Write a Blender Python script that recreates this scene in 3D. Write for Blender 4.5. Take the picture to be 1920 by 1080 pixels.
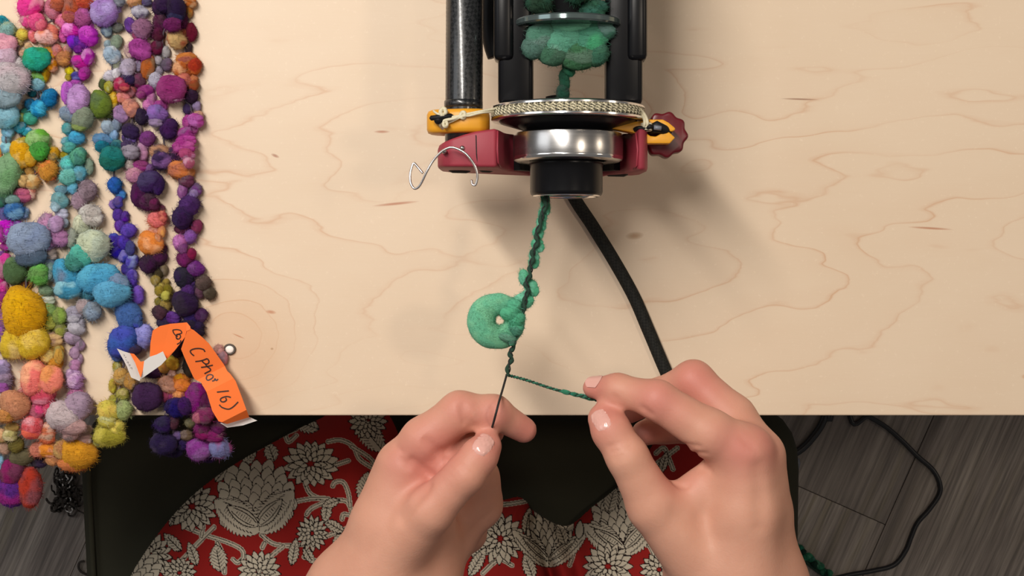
import bpy, bmesh, math, random
import numpy as np
from mathutils import Vector, Matrix, Quaternion, noise as mnoise

random.seed(7)
rng = np.random.default_rng(11)
scene = bpy.context.scene
for o in list(bpy.data.objects):
    bpy.data.objects.remove(o, do_unlink=True)

# ------------------------------------------------------------------ camera
F = 3150.0            # focal length in pixels of the 1920 x 1080 frame
TOP = 0.74            # table top height
CAMZ = TOP + 0.93
cam_d = bpy.data.cameras.new('camera')
cam_d.sensor_width = 36.0
cam_d.lens = F / 1920.0 * 36.0
cam_d.clip_start = 0.02
cam_d.clip_end = 50
cam = bpy.data.objects.new('camera', cam_d)
cam.location = (0, 0, CAMZ)
cam.rotation_euler = (0, 0, 0)
scene.collection.objects.link(cam)
scene.camera = cam

# ------------------------------------------------------------------ world, lamps, exposure
world = bpy.data.worlds.new('room_light')
scene.world = world
world.use_nodes = True
bg = world.node_tree.nodes['Background']
bg.inputs['Color'].default_value = (1.0, 0.94, 0.89, 1)
bg.inputs['Strength'].default_value = 0.14

def area(name, loc, target, sx, sy, power, color, roll=0.0):
    d = bpy.data.lights.new(name, 'AREA')
    d.shape = 'RECTANGLE'; d.size = sx; d.size_y = sy
    d.energy = power; d.color = color
    o = bpy.data.objects.new(name, d)
    o.location = loc
    q = (Vector(target) - Vector(loc)).to_track_quat('-Z', 'Y')
    o.rotation_euler = (q @ Quaternion((0, 0, 1), roll)).to_euler()
    scene.collection.objects.link(o)
    return o

# long ceiling strip running from above the work to the far left corner
strip = bpy.data.lights.new('ceiling_strip', 'AREA')
strip.shape = 'RECTANGLE'; strip.size = 1.25; strip.size_y = 0.14
strip.energy = 31; strip.color = (1.0, 0.94, 0.87)
so = bpy.data.objects.new('ceiling_strip', strip)
so.location = (-0.58, 0.76, TOP + 1.42)
so.rotation_euler = (0, 0, math.atan2(0.78, -0.63))
scene.collection.objects.link(so)
area('window_light', (-1.9, 0.5, TOP + 1.5), (0, 0, TOP), 0.9, 1.1, 6, (0.93, 0.96, 1.0))
area('desk_lamp_right', (0.62, 0.10, TOP + 1.35), (0, -0.1, TOP), 0.10, 0.10, 2.2, (1.0, 0.86, 0.70))
area('room_lamp_right', (1.9, 0.2, TOP + 0.9), (0, 0, TOP), 0.25, 0.25, 2.5, (1.0, 0.84, 0.66))

scene.view_settings.view_transform = 'Standard'
scene.view_settings.look = 'None'
scene.view_settings.gamma = 1.0
scene.view_settings.use_curve_mapping = False
scene.view_settings.exposure = 0.02

# ------------------------------------------------------------------ helpers
def W(px, py, z):
    """place on the horizontal plane at height z"""
    s = (CAMZ - z) / F
    return Vector(((px - 960) * s, (540 - py) * s, z))
def T(px, py, h=0.0):
    return W(px, py, TOP + h)
def pxs(z):
    return (CAMZ - z) / F

def lin(c):
    c = c / 255.0
    return c / 12.92 if c <= 0.04045 else ((c + 0.055) / 1.055) ** 2.4
def hexc(h):
    h = h.lstrip('#')
    return tuple(lin(int(h[i:i + 2], 16)) for i in (0, 2, 4))

class MB:
    def __init__(self):
        self.v = []; self.f = []
    def add(self, vs, fs):
        n = len(self.v)
        self.v.extend([tuple(p) for p in vs])
        self.f.extend([tuple(i + n for i in f) for f in fs])
        return self
    def tube(self, pts, r, sides=10, closed=False, flat=1.0, cap=True):
        pts = [Vector(p) for p in pts]
        n = len(pts)
        rr = r if hasattr(r, '__len__') else [r] * n
        tang = []
        for i in range(n):
            if closed:
                t = pts[(i + 1) % n] - pts[i - 1]
            else:
                t = pts[min(i + 1, n - 1)] - pts[max(i - 1, 0)]
            tang.append(t.normalized() if t.length > 1e-9 else Vector((0, 0, 1)))
        up = Vector((0, 0, 1))
        if abs(tang[0].dot(up)) > 0.95: up = Vector((1, 0, 0))
        nrm = (up - tang[0] * up.dot(tang[0])).normalized()
        vs = []; fs = []
        for i in range(n):
            t = tang[i]
            nrm = (nrm - t * nrm.dot(t))
            nrm = nrm.normalized() if nrm.length > 1e-6 else t.orthogonal().normalized()
            b = t.cross(nrm)
            for k in range(sides):
                a = 2 * math.pi * k / sides
                vs.append(pts[i] + nrm * (math.cos(a) * rr[i] * flat) + b * (math.sin(a) * rr[i]))
        m = n if closed else n - 1
        for i in range(m):
            j = (i + 1) % n
            for k in range(sides):
                k2 = (k + 1) % sides
                fs.append((i * sides + k, i * sides + k2, j * sides + k2, j * sides + k))
        if not closed and cap:
            fs.append(tuple(range(sides - 1, -1, -1)))
            fs.append(tuple((n - 1) * sides + k for k in range(sides)))
        return self.add(vs, fs)
    def lathe(self, cx, cz, prof, seg=64, closed=False):
        """profile of (radius, y) turned about an axis parallel to y"""
        vs = []; fs = []
        for r, y in prof:
            for k in range(seg):
                a = 2 * math.pi * k / seg
                vs.append((cx + r * math.cos(a), y, cz + r * math.sin(a)))
        n = len(prof)
        for i in range(n if closed else n - 1):
            j = (i + 1) % n
            for k in range(seg):
                k2 = (k + 1) % seg
                fs.append((i * seg + k, i * seg + k2, j * seg + k2, j * seg + k))
        return self.add(vs, fs)
    def build(self, name, mat, parent=None, smooth=True, bevel=None, angle=None):
        return build_mesh(name, self.v, self.f, mat, parent, smooth, bevel, angle)

def wbase(o):
    """world translation of an object chain (no rotations on roots)"""
    t = Vector((0, 0, 0))
    while o is not None:
        t += o.location; o = o.parent
    return t

def build_mesh(name, v, f, mat, parent=None, smooth=True, bevel=None, angle=None, origin=None):
    me = bpy.data.meshes.new(name)
    v = [tuple(p) for p in v]
    if origin is None and parent is None:
        a = np.array(v); origin = (float(a[:, 0].mean()), float(a[:, 1].mean()), float(a[:, 2].min()))
    if origin is not None:
        a = np.array(v) - np.array(origin); v = a.tolist()
    me.from_pydata(v, [], f)
    me.update()
    bm = bmesh.new(); bm.from_mesh(me)
    bmesh.ops.recalc_face_normals(bm, faces=bm.faces)
    if bevel:
        es = [e for e in bm.edges if len(e.link_faces) == 2 and e.calc_face_angle() > (angle or 0.6)]
        bmesh.ops.bevel(bm, geom=es, offset=bevel, segments=2, affect='EDGES', profile=0.5, clamp_overlap=True)
    bm.to_mesh(me); bm.free()
    if smooth:
        me.polygons.foreach_set('use_smooth', [True] * len(me.polygons))
    if mat is not None:
        me.materials.append(mat)
    o = bpy.data.objects.new(name, me)
    scene.collection.objects.link(o)
    if smooth and bevel is None and angle:
        try:
            me.set_sharp_from_angle(angle=angle)
        except Exception:
            pass
    if smooth and bevel:
        try:
            me.set_sharp_from_angle(angle=0.9)
        except Exception:
            pass
    if parent is not None:
        o.parent = parent
        o.location = -wbase(parent)
        if origin is not None: o.location = o.location + Vector(origin)
    elif origin is not None:
        o.location = origin
    return o

def thing(name, loc, label, cat, group=None):
    o = bpy.data.objects.new(name, None)
    o.empty_display_size = 0.02
    scene.collection.objects.link(o)
    o.location = loc
    o['label'] = label; o['category'] = cat
    if group: o['group'] = group
    return o
def tag(o, label, cat, group=None):
    o['label'] = label; o['category'] = cat
    if group: o['group'] = group
    return o

def smooth_path(pts, n=8, closed=False):
    pts = [Vector(p) for p in pts]
    out = []
    m = len(pts)
    for i in range(m if closed else m - 1):
        if closed:
            p0, p1, p2, p3 = pts[i - 1], pts[i], pts[(i + 1) % m], pts[(i + 2) % m]
        else:
            p0, p1, p2, p3 = pts[max(i - 1, 0)], pts[i], pts[i + 1], pts[min(i + 2, m - 1)]
        for k in range(n):
            t = k / n
            out.append(0.5 * ((2 * p1) + (p2 - p0) * t + (2 * p0 - 5 * p1 + 4 * p2 - p3) * t * t + (3 * p1 - p0 - 3 * p2 + p3) * t ** 3))
    if not closed: out.append(pts[-1])
    return out

def prism_y(poly, y0, y1):
    """polygon in (x, z) extruded along y"""
    n = len(poly)
    v = [(x, y0, z) for x, z in poly] + [(x, y1, z) for x, z in poly]
    f = [tuple(range(n)), tuple(range(2 * n - 1, n - 1, -1))]
    for i in range(n):
        j = (i + 1) % n
        f.append((i, j, n + j, n + i))
    return v, f
def prism_z(poly, z0, z1):
    n = len(poly)
    v = [(x, y, z0) for x, y in poly] + [(x, y, z1) for x, y in poly]
    f = [tuple(range(n)), tuple(range(2 * n - 1, n - 1, -1))]
    for i in range(n):
        j = (i + 1) % n
        f.append((i, j, n + j, n + i))
    return v, f
def box(x0, x1, y0, y1, z0, z1):
    return prism_z([(x0, y0), (x1, y0), (x1, y1), (x0, y1)], z0, z1)

# ------------------------------------------------------------------ materials
class NT:
    def __init__(self, name):
        self.m = bpy.data.materials.new(name)
        self.m.use_nodes = True
        self.t = self.m.node_tree
        self.b = self.t.nodes['Principled BSDF']
    def n(self, typ, **kw):
        x = self.t.nodes.new(typ)
        for k, v in kw.items():
            if k == 'inp':
                for a, b in v.items(): x.inputs[a].default_value = b
            else: setattr(x, k, v)
        return x
    def l(self, a, b): self.t.links.new(a, b)
    def noise(self, vec, scale, detail=3, rough=0.5, dist=0.0):
        x = self.n('ShaderNodeTexNoise', inp={'Scale': scale, 'Detail': detail, 'Roughness': rough, 'Distortion': dist})
        if vec is not None: self.l(vec, x.inputs['Vector'])
        return x.outputs[0]
    def mapping(self, vec, scale=(1, 1, 1), loc=(0, 0, 0), rot=(0, 0, 0)):
        x = self.n('ShaderNodeMapping', inp={'Scale': scale, 'Location': loc, 'Rotation': rot})
        self.l(vec, x.inputs['Vector']); return x.outputs[0]
    def ramp(self, fac, stops):
        x = self.n('ShaderNodeValToRGB')
        e = x.color_ramp.elements
        while len(e) < len(stops): e.new(0.5)
        for i, (p, c) in enumerate(stops):
            e[i].position = p
            e[i].color = (c if hasattr(c, '__len__') else (c, c, c)) + (1,) if not (hasattr(c, '__len__') and len(c) == 4) else c
        self.l(fac, x.inputs[0]); return x.outputs[0]
    def mix(self, fac, a, b, mode='MIX'):
        x = self.n('ShaderNodeMix', data_type='RGBA', blend_type=mode)
        for sock, val in ((0, fac), (6, a), (7, b)):
            if hasattr(val, 'links') or hasattr(val, 'is_linked'): self.l(val, x.inputs[sock])
            elif hasattr(val, '__len__'): x.inputs[sock].default_value = tuple(val) + (1,) if len(val) == 3 else val
            else: x.inputs[sock].default_value = val
        return x.outputs[2]
    def math(self, op, a, b=None, c=None):
        x = self.n('ShaderNodeMath', operation=op)
        for i, val in enumerate((a, b, c)):
            if val is None: continue
            if hasattr(val, 'is_linked'): self.l(val, x.inputs[i])
            else: x.inputs[i].default_value = val
        return x.outputs[0]
    def bump(self, h, strength=0.3, dist=0.001):
        x = self.n('ShaderNodeBump', inp={'Strength': strength, 'Distance': dist})
        self.l(h, x.inputs['Height']); self.l(x.outputs[0], self.b.inputs['Normal'])
    def coord(self, which='Object'):
        return self.n('ShaderNodeTexCoord').outputs[which]
    def set(self, **kw):
        for k, v in kw.items():
            k = k.replace('_', ' ')
            if hasattr(v, 'is_linked'): self.l(v, self.b.inputs[k])
            elif hasattr(v, '__len__') and len(v) == 3 and k in ('Base Color', 'Sheen Tint', 'Specular Tint'): self.b.inputs[k].default_value = tuple(v) + (1,)
            else: self.b.inputs[k].default_value = v
        return self

def plain(name, col, rough=0.5, metal=0.0, var=0.08, scale=60, bump=0.0, bscale=800, **kw):
    """one-colour material with a little procedural mottling"""
    t = NT(name); c = t.coord()
    n = t.noise(c, scale, 3)
    a = tuple(x * (1 - var) for x in col); b = tuple(min(1, x * (1 + var)) for x in col)
    t.set(Base_Color=t.mix(n, a, b), Roughness=rough, Metallic=metal, **kw)
    if bump: t.bump(t.noise(c, bscale, 2), bump, 0.0005)
    return t.m
# ------------------------------------------------------------------ surface materials
def wood_top():
    t = NT('maple_veneer'); c = t.coord()
    # knot beside the orange tag bends the growth lines
    K = T(448, 655)
    sep = t.n('ShaderNodeSeparateXYZ'); t.l(c, sep.inputs[0])
    dx = t.math('SUBTRACT', sep.outputs[0], K.x); dy = t.math('SUBTRACT', sep.outputs[1], K.y)
    d2 = t.math('ADD', t.math('MULTIPLY', t.math('MULTIPLY', dx, dx), 900.0), t.math('MULTIPLY', t.math('MULTIPLY', dy, dy), 620.0))
    kn = t.math('DIVIDE', 1.25, t.math('ADD', 1.0, d2))
    base = t.noise(t.mapping(c, (3.4, 12.0, 1.0), (3.1, 0.7, 0)), 1.0, 3, 0.5, 0.35)
    wig = t.noise(t.mapping(c, (14, 60, 1)), 1.0, 3, 0.6)
    fld = t.math('ADD', t.math('ADD', t.math('MULTIPLY', base, 10.0), t.math('MULTIPLY', wig, 0.55)), t.math('MULTIPLY', kn, 4.2))
    fld = t.math('ADD', fld, t.math('MULTIPLY', sep.outputs[1], 16.0))
    fr = t.math('FRACT', fld)
    line = t.ramp(fr, [(0.0, 0.0), (0.03, 0.12), (0.06, 1.0), (0.08, 0.45), (0.14, 0.10), (0.7, 0.0)])
    vis = t.ramp(t.noise(t.mapping(c, (9, 16, 1), (5, 2, 0)), 1.0, 3, 0.6), [(0.38, 0.0), (0.68, 1.0)])
    linef = t.math('MULTIPLY', line, t.math('ADD', t.math('MULTIPLY', vis, 0.50), 0.07))
    fib = t.noise(t.mapping(c, (60, 1500, 1)), 1.0, 3, 0.7)
    blot = t.noise(t.mapping(c, (8, 14, 1), (1, 8, 0)), 1.0, 4, 0.6)
    speck = t.noise(c, 420, 2, 0.8)
    colA = hexc('d6bfa4'); colB = hexc('dfcbb3')
    col = t.mix(blot, colA, colB)
    col = t.mix(t.math('MULTIPLY', fib, 0.10), col, hexc('c9a67e'))
    col = t.mix(t.math('MULTIPLY', t.ramp(speck, [(0.62, 0.0), (0.78, 1.0)]), 0.22), col, hexc('f6e6cf'))
    col = t.mix(linef, col, hexc('bd8459'))
    kr = t.ramp(kn, [(0.45, 0.0), (1.0, 0.30)])
    col = t.mix(kr, col, hexc('c9986a'))
    # short dark resin flecks
    def fleck(px, py, lx, ly, ang, hexcol):
        nonlocal col
        P = T(px, py)
        ux = t.math('SUBTRACT', sep.outputs[0], P.x); uy = t.math('SUBTRACT', sep.outputs[1], P.y)
        ca, sa = math.cos(ang), math.sin(ang)
        a = t.math('ADD', t.math('MULTIPLY', ux, ca), t.math('MULTIPLY', uy, sa))
        b = t.math('SUBTRACT', t.math('MULTIPLY', uy, ca), t.math('MULTIPLY', ux, sa))
        s = pxs(TOP)
        q = t.math('ADD', t.math('POWER', t.math('DIVIDE', a, lx * s), 2.0), t.math('POWER', t.math('DIVIDE', b, ly * s), 2.0))
        m = t.math('SUBTRACT', 1.0, q)
        m = t.math('MAXIMUM', m, 0.0)
        col = t.mix(t.math('MULTIPLY', m, 0.75), col, hexc(hexcol))
    fleck(742, 382, 46, 3.2, 0.10, 'a8603c'); fleck(716, 247, 16, 3.0, 0.0, 'a8603c')
    fleck(1745, 428, 44, 2.6, -0.06, 'a8643e'); fleck(1500, 186, 38, 2.0, -0.03, '7d4c30')
    fleck(516, 292, 9, 3.4, -0.4, '96583a'); fleck(508, 585, 11, 4.0, -0.15, 'b5714a')
    fleck(447, 630, 14, 1.6, -0.4, 'b5714a'); fleck(1190, 442, 18, 8, 0.1, 'a47c55'); fleck(510, 654, 3.5, 2.5, 0, 'a47c55')
    t.set(Base_Color=col, Roughness=0.46)
    t.b.inputs['Specular IOR Level'].default_value = 0.35
    t.bump(fib, 0.08, 0.0003)
    return t.m

def plank_mat():
    t = NT('grey_oak_plank'); c = t.coord()
    oi = t.n('ShaderNodeObjectInfo')
    cv = t.n('ShaderNodeVectorMath', operation='ADD'); t.l(c, cv.inputs[0])
    sc = t.n('ShaderNodeVectorMath', operation='SCALE'); t.l(oi.outputs['Location'], sc.inputs[0]); sc.inputs['Scale'].default_value = 7.3
    t.l(sc.outputs[0], cv.inputs[1]); v = cv.outputs[0]
    g1 = t.noise(t.mapping(v, (2.5, 46, 1)), 1.0, 5, 0.65, 0.4)
    g2 = t.noise(t.mapping(v, (9, 260, 1)), 1.0, 3, 0.7)
    bl = t.noise(t.mapping(v, (4, 9, 1)), 1.0, 3)
    rings = t.n('ShaderNodeTexWave', wave_type='BANDS', bands_direction='Y', inp={'Scale': 9.0, 'Distortion': 9.0, 'Detail': 3.0, 'Detail Scale': 1.3})
    t.l(t.mapping(v, (0.35, 1.6, 1)), rings.inputs['Vector'])
    col = t.ramp(g1, [(0.30, hexc('776d67')), (0.5, hexc('b3a79e')), (0.70, hexc('ddd1c4'))])
    col = t.mix(t.math('MULTIPLY', t.ramp(rings.outputs[1], [(0.55, 0.0), (0.9, 1.0)]), t.ramp(bl, [(0.45, 0.0), (0.65, 0.75)])), col, hexc('a89c86'))
    col = t.mix(t.ramp(g2, [(0.40, 0.0), (0.65, 0.6)]), col, hexc('45413e'))
    col = t.mix(t.ramp(bl, [(0.3, 0.35), (0.6, 0.0)]), col, hexc('5a4c44'))
    col = t.mix(t.math('MULTIPLY', oi.outputs['Random'], 0.45), col, hexc('4f4844'))
    t.set(Base_Color=col, Roughness=0.5)
    t.bump(g2, 0.15, 0.0006)
    return t.m

def wool_mat(fallback=None, name='dyed_wool'):
    """colour from the object's own colour, a second dye from its tint property"""
    t = NT(name); c = t.coord()
    oi = t.n('ShaderNodeObjectInfo')
    at = t.n('ShaderNodeAttribute', attribute_type='OBJECT', attribute_name='tint')
    rnd = t.math('MULTIPLY', oi.outputs['Random'], 40.0)
    off = t.n('ShaderNodeCombineXYZ'); t.l(rnd, off.inputs[0]); t.l(rnd, off.inputs[1])
    cv = t.n('ShaderNodeVectorMath', operation='ADD'); t.l(c, cv.inputs[0]); t.l(off.outputs[0], cv.inputs[1])
    v = cv.outputs[0]
    big = t.noise(v, 0.75, 1, 0.5)
    fac = t.ramp(big, [(0.46, 0.0), (0.60, 1.0)])
    col = t.mix(fac, oi.outputs['Color'], at.outputs['Color'])
    fib = t.noise(t.mapping(v, (3, 16, 5)), 1.0, 4, 0.7, 1.2)
    hs = t.n('ShaderNodeHueSaturation', inp={'Saturation': 1.03}); t.l(col, hs.inputs['Color'])
    t.l(t.math('ADD', 0.72, t.math('MULTIPLY', fib, 0.62)), hs.inputs['Value'])
    t.set(Base_Color=hs.outputs[0], Roughness=0.9, Sheen_Weight=0.04, Sheen_Roughness=0.6)
    t.b.inputs['Specular IOR Level'].default_value = 0.12
    t.b.inputs['Subsurface Weight'].default_value = 0.30
    t.b.inputs['Subsurface Radius'].default_value = (0.0016, 0.0014, 0.0013)
    t.b.inputs['Subsurface Scale'].default_value = 1.0
    t.bump(fib, 0.8, 0.0012)
    return t.m

def fabric(name, col, scale=1500, rough=0.9):
    t = NT(name); c = t.coord()
    w = t.n('ShaderNodeTexWave', inp={'Scale': scale, 'Distortion': 1.0}); t.l(c, w.inputs['Vector'])
    n = t.noise(c, 14, 4)
    col2 = tuple(x * 0.72 for x in col)
    t.set(Base_Color=t.mix(n, col, col2), Roughness=rough)
    t.b.inputs['Specular IOR Level'].default_value = 0.2
    t.bump(w.outputs[1], 0.15, 0.0003)
    return t.m

def metal(name, col, rough, scale=(400, 3, 400), amount=0.15):
    t = NT(name); c = t.coord()
    n = t.noise(t.mapping(c, scale), 1.0, 3)
    t.set(Base_Color=col, Metallic=1.0, Roughness=t.math('ADD', rough - amount / 2, t.math('MULTIPLY', n, amount)))
    return t.m

def carbon():
    t = NT('carbon_fibre'); c = t.coord()
    ch = t.n('ShaderNodeTexChecker', inp={'Scale': 560.0}); t.l(t.mapping(c, (1, 1, 1), rot=(0.3, 0.0, 0.78)), ch.inputs['Vector'])
    n = t.noise(c, 900, 2)
    t.set(Base_Color=t.mix(ch.outputs[1], (0.004, 0.005, 0.006), (0.010, 0.011, 0.013)),
          Roughness=t.math('ADD', 0.22, t.math('MULTIPLY', t.math('ADD', ch.outputs[1], n), 0.14)))
    t.b.inputs['Coat Weight'].default_value = 0.5; t.b.inputs['Coat Roughness'].default_value = 0.16
    t.bump(n, 0.1, 0.0002)
    return t.m

def braid(name, c1, c2, scale, rough=0.75):
    t = NT(name); c = t.coord()
    ch = t.n('ShaderNodeTexChecker', inp={'Scale': scale}); t.l(t.mapping(c, (1, 1, 1), rot=(0, 0.4, 0.785)), ch.inputs['Vector'])
    ch.inputs['Color1'].default_value = c1 + (1,); ch.inputs['Color2'].default_value = c2 + (1,)
    t.set(Base_Color=ch.outputs[0], Roughness=rough)
    t.bump(ch.outputs[1], 0.4, 0.0004)
    return t.m

def skin_mat():
    t = NT('skin'); c = t.coord()
    at = t.n('ShaderNodeAttribute', attribute_type='GEOMETRY', attribute_name='flush')
    n = t.noise(c, 55, 4, 0.6); f = t.noise(c, 900, 3, 0.6)
    col = t.mix(n, hexc('c78e76'), hexc('d4a088'))
    col = t.mix(t.math('MULTIPLY', at.outputs['Fac'], 0.75), col, hexc('c4746a'))
    t.set(Base_Color=col, Roughness=0.52)
    t.b.inputs['Subsurface Weight'].default_value = 0.12
    t.b.inputs['Subsurface Radius'].default_value = (0.004, 0.0015, 0.0008)
    t.b.inputs['Subsurface Scale'].default_value = 0.6
    t.b.inputs['Specular IOR Level'].default_value = 0.35
    wr = t.noise(t.mapping(c, (1, 1, 1)), 340, 4, 0.65)
    t.bump(t.math('ADD', f, wr), 0.16, 0.0006)
    return t.m

def attr_cloth(name, attr):
    t = NT(name); c = t.coord()
    at = t.n('ShaderNodeAttribute', attribute_type='GEOMETRY', attribute_name=attr)
    n = t.noise(c, 30, 4); w = t.noise(c, 1800, 2)
    t.set(Base_Color=t.mix(t.math('MULTIPLY', n, 0.18), at.outputs['Color'], (0.06, 0.02, 0.02)), Roughness=0.9)
    t.b.inputs['Specular IOR Level'].default_value = 0.15
    t.bump(w, 0.2, 0.0003)
    return t.m

M = dict(
    wood=wood_top(), plank=plank_mat(), wool=wool_mat(), skin=skin_mat(), carbon=carbon(),
    edge=plain('plywood_edge', hexc('b98f63'), 0.7, 0, 0.2, 120),
    steel=metal('brushed_steel', (0.48, 0.47, 0.46), 0.26, (3, 900, 3), 0.08),
    chrome=metal('polished_steel', (0.80, 0.79, 0.78), 0.16, (60, 60, 60), 0.08),
    wire=metal('silver_wire', (0.80, 0.76, 0.74), 0.3, (300, 300, 300), 0.1),
    black=plain('black_acetal', (0.004, 0.004, 0.005), 0.30, 0, 0.2, 200),
    blackmat=plain('black_rubber', (0.006, 0.006, 0.007), 0.55, 0, 0.25, 200),
    dark=plain('dark_recess', (0.010, 0.008, 0.008), 0.8),
    crimson=plain('crimson_plastic', hexc('96303f'), 0.56, 0, 0.10, 90, 0.08, 2200),
    knobred=plain('dark_crimson_plastic', hexc('5e0c18'), 0.36, 0, 0.15, 90),
    yellow=plain('amber_plastic', hexc('dd9a22'), 0.42, 0, 0.08, 90, 0.05, 2200),
    cordcream=plain('cream_cord', hexc('d2c9ac'), 0.8, 0, 0.2, 1500),
    cordband=braid('woven_drive_band', hexc('a59d80'), hexc('3c3a30'), 950),
    cable=braid('black_woven_sleeve', (0.006, 0.006, 0.005), (0.014, 0.014, 0.011), 800),
    cordblack=plain('black_vinyl', (0.012, 0.012, 0.015), 0.36, 0, 0.2),
    grey=plain('grey_plastic', (0.16, 0.17, 0.20), 0.4),
    seat=fabric('dark_olive_upholstery', hexc('3d3c30'), 900),
    navy=fabric('navy_knit', hexc('38465f'), 700),
    orange=plain('orange_paper', hexc('f5752c'), 0.75, 0, 0.05, 60, 0.05, 1200),
    white=plain('white_paper', hexc('e6e2de'), 0.8, 0, 0.04, 60, 0.05, 1200),
    ink=plain('brown_ink', hexc('3a211a'), 0.6), inkgrey=plain('grey_ink', hexc('9a9a9c'), 0.7),
    thread=plain('dark_core_thread', (0.014, 0.014, 0.014), 0.8, 0, 0.3, 900),
    darkgreen=plain('dark_green_thread', hexc('1c3a2c'), 0.9, 0, 0.45, 900, 0.3, 1500),
    nail=plain('fingernail', hexc('dba79b'), 0.20, 0, 0.03, 60),
    bead=plain('white_bead', hexc('f4efe8'), 0.5), beadrim=plain('bead_rim', hexc('4c443c'), 0.5),
    corethread=plain('brown_core_thread', hexc('4a4048'), 0.9, 0, 0.4, 900),
    scrap=plain('dark_wool_lock', hexc('46403c'), 1.0, 0, 0.5, 400),
    clear=None,
)
t = NT('bobbin_green_plastic'); M['bobbin'] = t.set(Base_Color=hexc('6e7d7c'), Roughness=0.12, Metallic=0.7).m
cl = attr_cloth('printed_cotton', 'print')
M['skirt'] = cl
for k_ in ('black', 'blackmat', 'cable', 'scrap'):
    M[k_].node_tree.nodes['Principled BSDF'].inputs['Specular IOR Level'].default_value = 0.25

# ------------------------------------------------------------------ floor of planks
floor = thing('floor', (0, 0, 0), 'dark grey oak plank floor under the table', 'floor')
floor['kind'] = 'structure'
v, f = box(-2.2, 2.2, -2.2, 2.2, -0.03, -0.0062)
build_mesh('subfloor', v, f, M['dark'], floor, False)
O = W(1660, 984, 0.0)
ux = Vector((121, 273, 0)).normalized(); vx = Vector((273, -121, 0)).normalized()
PWID = 0.18; PLEN = 1.22
pv, pf = box(-PLEN / 2 + .0002, PLEN / 2 - .0002, -PWID / 2 + .0002, PWID / 2 - .0002, -0.006, 0.0)
pmesh = None
ang = math.atan2(ux.y, ux.x)
for k in range(-8, 7):
    offs = 0.0 if k == -1 else ((k * 0.437 + 0.35) % 1.0) * PLEN
    for j in range(-2, 3):
        c = O + vx * ((k + 0.5) * PWID) + ux * (offs + (j + 0.5) * PLEN)
        if abs(c.x) > 1.75 or abs(c.y) > 1.6: continue
        if pmesh is None:
            o = build_mesh('plank', pv, pf, M['plank'], None, False, bevel=0.0007, origin=(0, 0, 0)); pmesh = o.data
        else:
            o = bpy.data.objects.new('plank', pmesh); scene.collection.objects.link(o)
        o.parent = floor; o.location = c; o.rotation_euler = (0, 0, ang)

# ------------------------------------------------------------------ table
EDGE = T(960, 779).y
table = thing('table', (0, 0.3, 0), 'pale maple plywood work table with straight front edge', 'table')
v, f = box(-0.62, 0.80, EDGE, 0.70, TOP - 0.024, TOP)
tt = build_mesh('tabletop', v, f, M['wood'], table, False, bevel=0.0008)
for x in (-0.57, 0.75):
    for y in (EDGE + 0.06, 0.64):
        v, f = box(x - .022, x + .022, y - .022, y + .022, 0.0, TOP - 0.024)
        build_mesh('leg', v, f, M['blackmat'], table, False, bevel=0.003)

# ------------------------------------------------------------------ chair under the person
ch = thing('chair', (-0.05, -0.3, 0), 'wide dark olive upholstered seat under the person', 'chair')
SZ = 0.45
poly = []
pL0, pL1, pR0, pR1 = W(128, 760, SZ), W(166, 1500, SZ), W(1512, 760, SZ), W(1500, 1500, SZ)
def rrect(ps, r, n=6):
    out = []
    m = len(ps)
    for i in range(m):
        a, b, c = Vector(ps[i - 1]), Vector(ps[i]), Vector(ps[(i + 1) % m])
        p = b + (a - b).normalized() * r; q = b + (c - b).normalized() * r
        for k in range(n + 1):
            t_ = k / n
            out.append((p * (1 - t_) ** 2 + b * 2 * t_ * (1 - t_) + q * t_ * t_))
    return out
ring = rrect([(pL0.x, pL0.y, 0), (pR0.x, pR0.y, 0), (pR1.x, pR1.y, 0), (pL1.x, pL1.y, 0)], 0.05)
cen = Vector((sum(p.x for p in ring) / len(ring), sum(p.y for p in ring) / len(ring), 0))
mb = MB(); vs = []; fs = []
lay = [(0.0, -0.07), (0.0, -0.028), (0.004, -0.014), (0.012, -0.005), (0.028, 0.0), (0.06, 0.004), (0.15, 0.006)]
m = len(ring)
for ins, dz in lay:
    for p in ring:
        d = p - cen
        s = max(0.0, 1 - ins / max(1e-6, min(abs(d.x) + 1e-3, 0.25) if abs(d.x) > abs(d.y) else min(abs(d.y) + 1e-3, 0.19)))
        vs.append((cen.x + d.x * (1 - ins / 0.26), cen.y + d.y * (1 - ins / 0.19), SZ + dz))
for i in range(len(lay) - 1):
    for k in range(m):
        k2 = (k + 1) % m
        fs.append((i * m + k, i * m + k2, (i + 1) * m + k2, (i + 1) * m + k))
fs.append(tuple(range(m - 1, -1, -1))); fs.append(tuple((len(lay) - 1) * m + k for k in range(m)))
build_mesh('seat_cushion', vs, fs, M['seat'], ch, True)
# sewn piping round the cushion
MB().tube([(cen.x + (p.x - cen.x) * 0.955, cen.y + (p.y - cen.y) * 0.945, SZ - 0.0008) for p in ring], 0.0022, 6, True).build('piping', M['seat'], ch)
for sx in (-1, 1):
    for sy in (-1, 1):
        x = cen.x + sx * 0.20; y = cen.y + sy * 0.10
        MB().tube([(x, y, SZ - 0.07), (x + sx * .02, y + sy * .02, 0.0)], [0.016, 0.011], 12).build('leg', M['blackmat'], ch)
v, f = box(cen.x - .21, cen.x + .21, cen.y - .115, cen.y + .115, SZ - 0.10, SZ - 0.068)
build_mesh('seat_frame', v, f, M['blackmat'], ch, False, bevel=0.004)
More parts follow.
